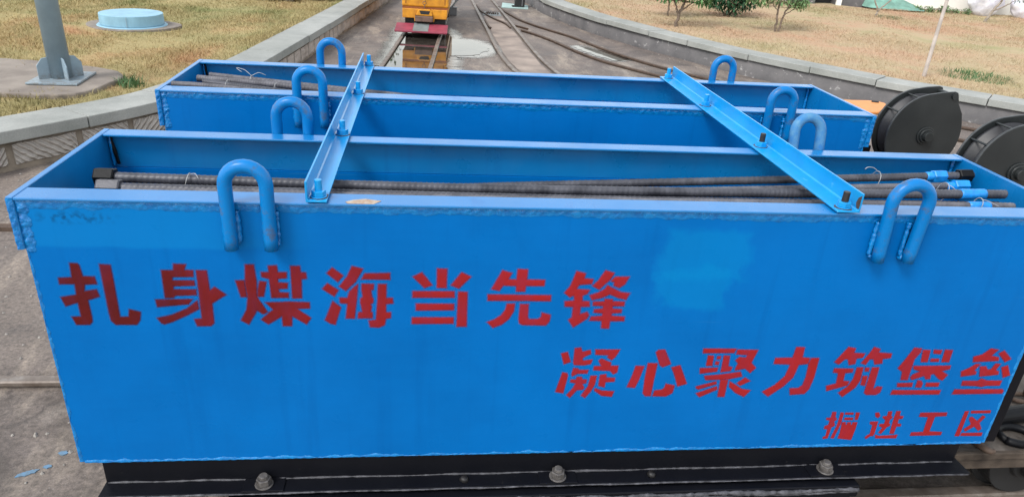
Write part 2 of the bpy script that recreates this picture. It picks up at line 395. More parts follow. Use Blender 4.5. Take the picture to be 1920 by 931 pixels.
M['deck'] = simple('dusty_worn_deck', (.035, .03, .027), .85, 0, .4, 16, .6, .006, 50, (.125, .11, .098), .2)
M['deckrim'] = simple('brown_worn_channel', (.022, .017, .014), .7, .1, .5, 14, .4, .005, 50, (.10, .078, .062), .25)
M['bark'] = simple('grey_brown_bark', (.14, .105, .08), .9, 0, .35, 22, .6, .01, 40)
M['bark_pale'] = simple('pale_bare_bark', (.26, .22, .18), .9, 0, .3, 22, .5, .01, 40)
def leaf_mat(name, a, b):
    s = NT(name); at = s.n.new('ShaderNodeAttribute'); at.attribute_name = 'tone'
    s.set(s.ramp(at.outputs['Fac'], [(0, a), (1, b)]), .55, 0, .3)
    return s.m
M['leaf'] = leaf_mat('mid_green_leaf', (.035, .10, .035), (.12, .25, .085))
M['leaf_pale'] = leaf_mat('pale_green_leaf', (.07, .14, .055), (.20, .31, .13))
M['leaf_dark'] = leaf_mat('dark_green_leaf', (.012, .045, .022), (.04, .11, .045))
M['white'] = simple('off_white_render', (.72, .71, .68), .9, 0, .06, 2, .1, .004, 30)
M['lavender'] = simple('pale_lavender_sheet', (.50, .50, .60), .7, 0, .4, 9, .5, .02, 18, (.80, .80, .86))
M['net'] = simple('green_shade_net', (.15, .29, .24), .8, 0, .25, 8, .5, .02, 20)
M['teal'] = simple('pale_teal_plate', (.30, .42, .40), .6, 0, .15, 5, .1, .003, 40)
M['dried'] = simple('dusty_blue_splash', (.12, .17, .21), .85, 0, .4, 70, .2, .002, 90, (.12, .23, .36), .2)
M['bamboo'] = simple('pale_grey_stake', (.42, .37, .34), .8, 0, .2, 12, .2, .003, 60)
M['redclay'] = simple('red_brick_dust', (.45, .20, .12), .9, 0, .3, 8, .4, .01, 30)

# ------------------------------------------------------------------ setting: yard, lawns, walls
T = 1.05                                   # height of the box rims above the yard
LAWN = .235; COPE = .26
LW = [(-9, -.9), (-6, .6), (-3.3, 1.62), (-2.25, 2.33), (-1.655, 2.96), (-1.057, 3.76), (-.80, 4.5), (-.635, 5.24), (-.355, 7.6), (-.074, 10.04), (.4, 14.1), (1.0, 19)]
RW = [(2.35, 20), (2.5, 15.5), (2.66, 13.0), (2.80, 11.4), (3.20, 9.72), (3.46, 9.03), (3.71, 8.44), (3.96, 7.93), (4.18, 7.50), (4.42, 7.05), (4.70, 6.60), (5.13, 6.02), (5.52, 5.55), (6.0, 5.12), (6.45, 4.70), (7.2, 4.1), (8.6, 3.2), (11, 2.0), (15, .5)]
LWp = resample(LW, .06); RWp = resample(RW, .06)
LWb = offset_line(LWp, .33); RWb = offset_line(RWp, .33)

def yard_mesh():
    bm = MB(); s = bm.bm
    q = [s.verts.new(p) for p in ((-250, -200, 0), (250, -200, 0), (250, 300, 0), (-250, 300, 0))]; s.faces.new(q)
    return tag(bm.build('ground', M['yard']), kind='structure')
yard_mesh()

def lawn(name, back, far, mat):
    """ruled sheet from the wall's back edge outwards, with small undulation"""
    V, F = [], []; us = [0, .004, .01, .02, .035, .055, .08, .11, .15, .2, .27, .36, .5, .7, 1]
    n = len(back)
    for k, p in enumerate(back):
        f = Vector((*far(k / (n - 1)), 0))
        for j, u in enumerate(us):
            q = p + (f - p) * u
            z = LAWN + (0 if j < 1 else .012 * math.sin(q.x * 2.1 + q.y * 1.3) + .010 * math.sin(q.x * 4.7 - q.y * 3.1))
            V.append((q.x, q.y, z))
    m = len(us)
    for k in range(n - 1):
        for j in range(m - 1): F.append((k * m + j, k * m + j + 1, (k + 1) * m + j + 1, (k + 1) * m + j))
    o = np_mesh(name, V, F, mat, True, {'tone': [.5] * len(V)}); return tag(o, kind='structure')
lawn('left_lawn_ground', LWb, lambda t: (-70 + 20 * t, -20 + 140 * t), M['lawnL'])
lawn('right_lawn_ground', RWb, lambda t: (20 + 60 * t, 140 - 170 * t), M['lawnR'])

def blades(name, back, sign, n, box, mat, hmin, hmax, skip, clump):
    by = np.array([p.y for p in back]); bx = np.array([p.x for p in back])
    o = np.argsort(by); by, bx = by[o], bx[o]
    x0, x1, y0, y1 = box
    # denser near the camera
    t = RNG.random(n * 3); y = y0 + (y1 - y0) * t ** 1.5; x = RNG.uniform(x0, x1, n * 3)
    wx = np.interp(y, by, bx); keep = (x - wx) * sign > .002
    for sx, sy, rx, ry in skip: keep &= ((x - sx) / rx) ** 2 + ((y - sy) / ry) ** 2 > 1
    nz = np.sin(x * 3.1 + 1.3 * np.sin(y * 2.3)) * np.sin(y * 2.7 + 1.1 * np.sin(x * 1.9)) + .5 * np.sin(x * 9 + y * 7) * np.sin(y * 8 - x * 5)
    keep &= RNG.random(n * 3) < np.clip(.55 + clump * nz, .08, 1)
    x, y, nz = x[keep][:n], y[keep][:n], nz[keep][:n]; n = len(x)
    wx = np.interp(y, by, bx); edge = np.exp(-np.abs(x - wx) / .10)
    h = RNG.uniform(hmin, hmax, n) * (1 + .25 * np.clip(nz, -1, 1) + .7 * edge) * np.where(RNG.random(n) < .04, 1.9, 1); w = RNG.uniform(.0009, .0020, n) * (1 + .10 * (y - y0))
    a = RNG.uniform(0, 2 * np.pi, n); lx, ly = RNG.normal(0, .9, n) * h, RNG.normal(0, .9, n) * h
    z = LAWN + .012 * np.sin(x * 2.1 + y * 1.3) + .010 * np.sin(x * 4.7 - y * 3.1) - .003
    dx, dy = np.cos(a) * w, np.sin(a) * w
    V = np.empty((n, 5, 3), np.float32)
    V[:, 0] = np.stack([x - dx, y - dy, z], 1); V[:, 1] = np.stack([x + dx, y + dy, z], 1)
    mx, my, mz = x + lx * .4, y + ly * .4, z + h * .65
    V[:, 2] = np.stack([mx + dx * .8, my + dy * .8, mz], 1); V[:, 3] = np.stack([mx - dx * .8, my - dy * .8, mz], 1)
    V[:, 4] = np.stack([x + lx, y + ly, z + h], 1)
    base = (np.arange(n) * 5)[:, None]
    quads = base + np.array([[0, 1, 2, 3]]); tris = base + np.array([[3, 2, 4]])
    me = bpy.data.meshes.new(name); nl = n * 7
    me.vertices.add(n * 5); me.vertices.foreach_set('co', V.reshape(-1))
    me.loops.add(nl); me.polygons.add(n * 2)
    me.loops.foreach_set('vertex_index', np.concatenate([quads.reshape(-1), tris.reshape(-1)]).astype(np.int32))
    me.polygons.foreach_set('loop_start', np.concatenate([np.arange(n) * 4, n * 4 + np.arange(n) * 3]).astype(np.int32))
    me.polygons.foreach_set('loop_total', np.concatenate([np.full(n, 4), np.full(n, 3)]).astype(np.int32))
    me.update(calc_edges=True); me.validate()
    at = me.attributes.new('tone', 'FLOAT', 'POINT'); at.data.foreach_set('value', np.repeat(np.clip(RNG.normal(.5, .22, n), 0, 1), 5).astype(np.float32))
    return link_mesh(name, me, mat)
POLE = (-1.88, 4.235)
WELL = (-2.34, 6.93)
tag(blades('dry_grass', LWb, -1, 150000, (-5.2, .4, 2.4, 12.5), M['lawnL'], .015, .040, [(POLE[0] - .15, POLE[1] - .0, .46, .42), (*WELL, .50, .42)], .16),
    'short dry straw-coloured grass with green tufts on the left lawn', 'grass', kind='stuff')
tag(blades('dry_grass', RWb, 1, 150000, (2.6, 14.5, 3.2, 13.2), M['lawnR'], .012, .034, [], .16),
    'short parched brown grass on the right lawn behind the grey wall', 'grass', kind='stuff')

def pline_at(pts, step, d_in, d_out):
    return offset_line(pts, d_in), offset_line(pts, d_out)
def coping(name, pts, length, d0, d1, z0, z1, parent, gap=.008):
    """row of slabs along a curve: one mesh, one gap per joint"""
    mb = MB(); n = max(1, int(length / .06)); A, B = offset_line(pts, d0), offset_line(pts, d1); k = 0
    while k + 1 < len(pts):
        L = int(n * random.uniform(.8, 1.2)); e = min(len(pts) - 1, k + L)
        if e - k < 1: break
        dz = random.uniform(-.004, .004); do = random.uniform(-.006, .006)
        for j in range(k, e):
            a0, a1, b0, b1 = A[j].copy(), A[j + 1].copy(), B[j].copy(), B[j + 1].copy()
            if j == e - 1:
                a1 = a0 + (a1 - a0) * (1 - gap / .06); b1 = b0 + (b1 - b0) * (1 - gap / .06)
            nn = (b0 - a0).normalized() * do
            vs = [Vector((q.x, q.y, z)) for z in (z0 + dz, z1 + dz) for q in (a0 - nn, a1 - nn, b1, b0)]
            v = [mb.bm.verts.new(p) for p in vs]
            fs = [(4, 5, 6, 7), (0, 1, 5, 4), (2, 3, 7, 6), (3, 2, 1, 0)]
            if j == k: fs.append((0, 4, 7, 3))
            if j == e - 1: fs.append((1, 2, 6, 5))
            for f in fs: mb.bm.faces.new([v[i] for i in f])
        k = e
    bmesh.ops.remove_doubles(mb.bm, verts=mb.bm.verts, dist=.0004)
    return mb.build(name, M['coping'], parent, False, .006)
def strip_wall(name, pts, d0, d1, z0, z1, mat, parent):
    A, B = offset_line(pts, d0), offset_line(pts, d1); V = []; F = []
    for a, b in zip(A, B): V += [(a.x, a.y, z0), (a.x, a.y, z1), (b.x, b.y, z1), (b.x, b.y, z0)]
    for k in range(len(A) - 1):
        i = 4 * k
        for q in range(3): F.append((i + q, i + q + 1, i + q + 5, i + q + 4))
    F += [(0, 1, 2, 3), (len(V) - 1, len(V) - 2, len(V) - 3, len(V) - 4)]
    me = bpy.data.meshes.new(name); me.from_pydata(V, [], F); me.update()
    o = link_mesh(name, me, mat, parent, True); return o
lw = thing('stone_wall', 'low stone wall of tooled blocks under flat grey coping, curving along the left lawn', 'wall')
strip_wall('mortar_backing', LWp, .045, .30, 0, COPE - .076, M['mortar'], lw)
coping('coping', LWp, .95, 0, .33, COPE - .075, COPE, lw)
def stones(pts):
    mb = MB(); uv = mb.bm.loops.layers.uv.new('UVMap'); F = offset_line(pts, .030); Bk = offset_line(pts, .10); k = 0; zt = COPE - .082
    while k + 2 < len(pts):
        near = pts[k].y < 4.6; L = int((.40 if near else .27) * random.uniform(.85, 1.2) / .06); e = min(len(pts) - 1, k + L)
        if e - k < 1: break
        ins = .022 if near else .013; pr = random.uniform(-.006, .010); z0 = .030 + random.uniform(-.008, .012); z1 = zt - .016 - random.uniform(0, .008)
        u0 = random.uniform(0, 5); fu = -1 if random.random() < .35 else 1
        NJ = 5
        rows = []
        for j in range(k, e + 1):
            f, b = F[j].copy(), Bk[j].copy()
            if j == k: f = f + (F[j + 1] - F[j]).normalized() * ins; b = b + (Bk[j + 1] - Bk[j]).normalized() * ins
            if j == e: f = f - (F[j] - F[j - 1]).normalized() * ins; b = b - (Bk[j] - Bk[j - 1]).normalized() * ins
            col = []; n = (b - f).normalized()
            for i in range(NJ + 1):
                z = z0 + (z1 - z0) * i / NJ; edge = (j in (k, e)) or i in (0, NJ)
                p = f - n * (pr + random.uniform(-.004, .004)) if not edge else f + n * .006
                col.append(mb.bm.verts.new((p.x, p.y, z + (random.uniform(-.004, .004) if i in (0, NJ) else 0))))
            rows.append((col, mb.bm.verts.new((b.x, b.y, z0)), mb.bm.verts.new((b.x, b.y, z1)), (j - k) * .06))
        for (c0, l0, h0, s0), (c1, l1, h1, s1) in zip(rows, rows[1:]):
            for i in range(NJ):
                fc = mb.bm.faces.new((c0[i], c1[i], c1[i + 1], c0[i + 1])); fc.material_index = 0 if near else 1
                for lp, (uu, vv) in zip(fc.loops, ((s0, i), (s1, i), (s1, i + 1), (s0, i + 1))): lp[uv].uv = (u0 + fu * uu, vv * (z1 - z0) / NJ)
            mb.bm.faces.new((c0[NJ], c1[NJ], h1, h0)); mb.bm.faces.new((l0, l1, c1[0], c0[0]))
        for (c, l, h, s_) in (rows[0], rows[-1]): mb.bm.faces.new(c + [h, l])
        k = e
    return mb.build('masonry', [M['tooled'], M['far_stone']], lw)
stones(LWp)
rw = thing('rendered_wall', 'low curved grey rendered wall with pale stone coping and white scuffs, right of the tracks', 'wall')
strip_wall('wall_face', RWp, .03, .30, 0, COPE - .071, M['gwall'], rw)
coping('coping', RWp, .9, 0, .33, COPE - .07, COPE, rw)

# ------------------------------------------------------------------ puddles
def ragged(poly, step=.05, amp=.02, seed=1):
    r = random.Random(seed); P = [Vector((*p, 0)) for p in poly]; out = []
    for a, b in zip(P, P[1:] + P[:1]):
        n = max(1, int((b - a).length / step))
        for k in range(n): out.append(a + (b - a) * k / n)
    sm = out[:]
    for _ in range(3): sm = [(sm[k - 1] + sm[k] * 2 + sm[(k + 1) % len(sm)]) / 4 for k in range(len(sm))]
    return [p + Vector((r.uniform(-amp, amp), r.uniform(-amp, amp), 0)) for p in sm]
def puddle(poly, grow, seed):
    P = ragged(poly, .05, .026, seed); c = sum(P, Vector()) / len(P); n = len(P)
    mb = MB(); v = [mb.bm.verts.new((p.x, p.y, .006)) for p in P]; f = mb.bm.faces.new(v)
    if f.normal.z < 0: f.normal_flip()
    bmesh.ops.triangulate(mb.bm, faces=[f])
    w = mb.build('puddle_water', M['water']); tag(w, kind='structure')
    tn = [(P[(k + 1) % n] - P[k - 1]).normalized() for k in range(n)]
    area = sum(P[k].x * P[(k + 1) % n].y - P[(k + 1) % n].x * P[k].y for k in range(n)); sg = 1 if area > 0 else -1
    V, F, A = [], [], []
    for p, t in zip(P, tn):
        nr = Vector((t.y, -t.x, 0)) * sg
        for d, a in ((-.03, 1.3), (grow * .35, .9), (grow, -.35)): V.append(tuple(p + nr * d + Vector((0, 0, .003)))); A.append(a)
    for k in range(n):
        a, b = 3 * k, 3 * ((k + 1) % n)
        for q in (0, 1): F.append((a + q, b + q, b + q + 1, a + q + 1))
    tag(np_mesh('damp_ground', V, F, M['wet'], False, {'wet': A}), kind='structure')
puddle([(.22, 5.6), (.344, 6.585), (.40, 7.3), (.46, 8.1), (.50, 9.3), (1.02, 9.3), (1.09, 8.87), (1.13, 8.48), (1.294, 8.42), (1.463, 8.26), (1.614, 7.91), (1.51, 7.60), (1.38, 7.36), (1.22, 7.28), (1.10, 7.34), (1.055, 7.05), (1.035, 6.7), (.99, 6.3), (.90, 5.6)], .26, 3)
puddle([(2.747, 8.36), (2.90, 8.36), (3.06, 8.14), (3.2, 7.92), (3.39, 7.56), (3.223, 7.43), (3.104, 7.40), (2.991, 7.665), (2.836, 7.993)], .10, 5)

# ------------------------------------------------------------------ rails
def rail_mesh(pts, name, parent, mat='rail', w=.044, zt=.030):
    """head, thin web shadow gap and foot swept along a curve"""
    P = resample(pts, .15) if len(pts) > 2 else [Vector((*p[:2], 0)) for p in pts]
    prof = [(-w / 2, zt - .004), (-w / 2 + .006, zt), (w / 2 - .006, zt), (w / 2, zt - .004), (w / 2, zt - .016), (w * .2, zt - .019), (w * .25, -.01), (-w * .25, -.01), (-w * .2, zt - .019), (-w / 2, zt - .016)]
    mb = MB(); R = []
    for k, p in enumerate(P):
        t = (P[min(k + 1, len(P) - 1)] - P[max(k - 1, 0)]).normalized(); n = Vector((-t.y, t.x, 0))
        R.append([mb.bm.verts.new((p.x + n.x * u, p.y + n.y * u, z)) for u, z in prof])
    m = len(prof)
    for A, B in zip(R, R[1:]):
        for i in range(m): mb.bm.faces.new((A[i], A[(i + 1) % m], B[(i + 1) % m], B[i]))
    mb.bm.faces.new(R[0][::-1]); mb.bm.faces.new(R[-1])
    return mb.build(name, M[mat], parent)
def track(label, lines, mat='rail'):
    t = thing('railway_track', label, 'railway track', (0, 0, 0), 0, 'narrow railway tracks set in the yard')
    for l in lines: rail_mesh(l, 'rail', t, mat)
    return t
track('straight narrow track under the yellow locomotive, running through the puddle',
      [[(-.05, 1.95), (.326, 6.411), (.525, 9.093), (1.0, 15.5)], [(.53, 1.95), (.845, 6.44), (1.01, 9.024), (1.5, 15.5)]])
track('middle narrow track curving past the locomotive between the puddle and the branch line',
      [[(1.60, 15.5), (1.63, 12.5), (1.645, 11.0), (1.665, 9.5), (1.675, 8.24), (1.70, 7.3), (1.74, 6.75), (1.82, 6.2), (2.0, 5.2), (2.3, 4.3)], [(1.95, 15.5), (2.03, 12.8), (2.07, 11.3), (2.10, 10.0), (2.126, 8.78), (2.15, 7.78), (2.19, 7.0), (2.27, 6.35), (2.5, 5.4), (2.8, 4.6)]])
track('branch track curving away to the right along the grey rendered wall',
      [[(2.06, 12.0), (2.12, 11.5), (2.21, 10.92), (2.299, 10.45), (2.467, 9.95), (2.66, 9.5), (2.885, 8.99), (3.105, 8.25), (3.291, 7.72), (3.505, 7.25), (3.725, 6.87), (3.98, 6.5), (4.6, 5.8), (5.3, 5.2), (5.93, 4.70), (7.0, 4.0), (9, 2.9)],
       [(2.187, 9.423), (2.356, 9.08), (2.54, 8.56), (2.725, 7.86), (2.913, 7.35), (3.118, 6.99), (3.346, 6.66), (3.6, 6.33), (4.2, 5.6), (4.9, 4.85), (5.55, 4.30), (6.6, 3.55), (8.6, 2.5)]], 'rail_dark')
track('straight track along which the flatcar with the blue boxes stands, crossing in front', [[(-14, .155), (16, .155)], [(-14, .81), (16, .81)]])
def guard(label, pts, mat='rail_dark', w=.03):
    o = rail_mesh(pts, 'guard_rail', None, mat, w); tag(o, label, 'guard rail', 'short guard rails of the switch')
guard('long bent guard rail between the two rails of the middle track, ending in a kink', [(1.677, 12.1), (1.713, 11.3), (1.853, 10.54), (2.0, 10.02), (2.046, 9.46)])
guard('shortest bent guard rail just inside the left rail of the middle track', [(1.703, 10.24), (1.714, 9.65), (1.745, 9.41)])
guard('thin straight guard rail right of the middle track at the branch', [(2.106, 9.913), (2.3, 9.582)], 'rail_dark', .02)
o = MB().box(-14, -.15, 2.11, 2.16, -.01, .022).build('ground_channel', M['rail_dark']); tag(o, 'dark steel edging strip let into the yard by the left stone wall', 'edging strip')
# cleaner concrete apron behind that strip
o = MB().box(-14, -.15, 2.16, 2.17, -.02, .004).build('apron_edge', M['mortar']); tag(o, kind='structure')

def gravel(n):
    """loose grit scattered along the wall feet, rails and box: one mesh of small angular stones"""
    r = random.Random(21); mb = MB()
    for k in range(n):
        q = r.random()
        if q < .30: c = r.choice(LWp); x, y = c.x + .02 + abs(r.gauss(0, .10)), c.y - r.random() * .05
        elif q < .50: c = r.choice(RWp); x, y = c.x - .02 - abs(r.gauss(0, .12)), c.y - abs(r.gauss(0, .12))
        elif q < .75: x, y = r.uniform(-1.6, -.05), r.uniform(.0, 2.8)
        else: x, y = r.uniform(-.4, 5.5), r.uniform(1.8, 11)
        s = r.uniform(.003, .009) * (1.5 if r.random() < .06 else 1); a = r.uniform(0, 6.28); m = 5
        lo = [mb.bm.verts.new((x + s * r.uniform(.7, 1.2) * math.cos(a + i * 6.283 / m), y + s * r.uniform(.7, 1.2) * math.sin(a + i * 6.283 / m), .001)) for i in range(m)]
        hi = mb.bm.verts.new((x + s * r.uniform(-.3, .3), y + s * r.uniform(-.3, .3), .001 + s * r.uniform(.6, 1.1)))
        for i in range(m): mb.bm.faces.new((lo[i], lo[(i + 1) % m], hi))
    return tag(mb.build('gravel', M['pebble']), 'loose grey grit scattered over the yard and along the walls', 'gravel', kind='stuff')
gravel(1500)

bed = MB(); BL = resample([(1.72, 10.9), (1.73, 9.5), (1.74, 8.24), (1.765, 7.3), (1.81, 6.75), (1.90, 6.2), (2.08, 5.2)], .15); BR = resample([(2.03, 10.9), (2.05, 10.0), (2.075, 8.78), (2.10, 7.78), (2.14, 7.0), (2.21, 6.35), (2.44, 5.4)], .15)
nb_ = min(len(BL), len(BR)); ra = [(bed.bm.verts.new((a.x + random.uniform(-.008, .008), a.y, .004)), bed.bm.verts.new((b.x + random.uniform(-.008, .008), b.y, .004))) for a, b in zip(BL[:nb_], BR[:nb_])]
for (a, b), (c, d) in zip(ra, ra[1:]): bed.bm.faces.new((a, b, d, c))
tag(bed.build('track_bed', M['bed']), kind='structure')

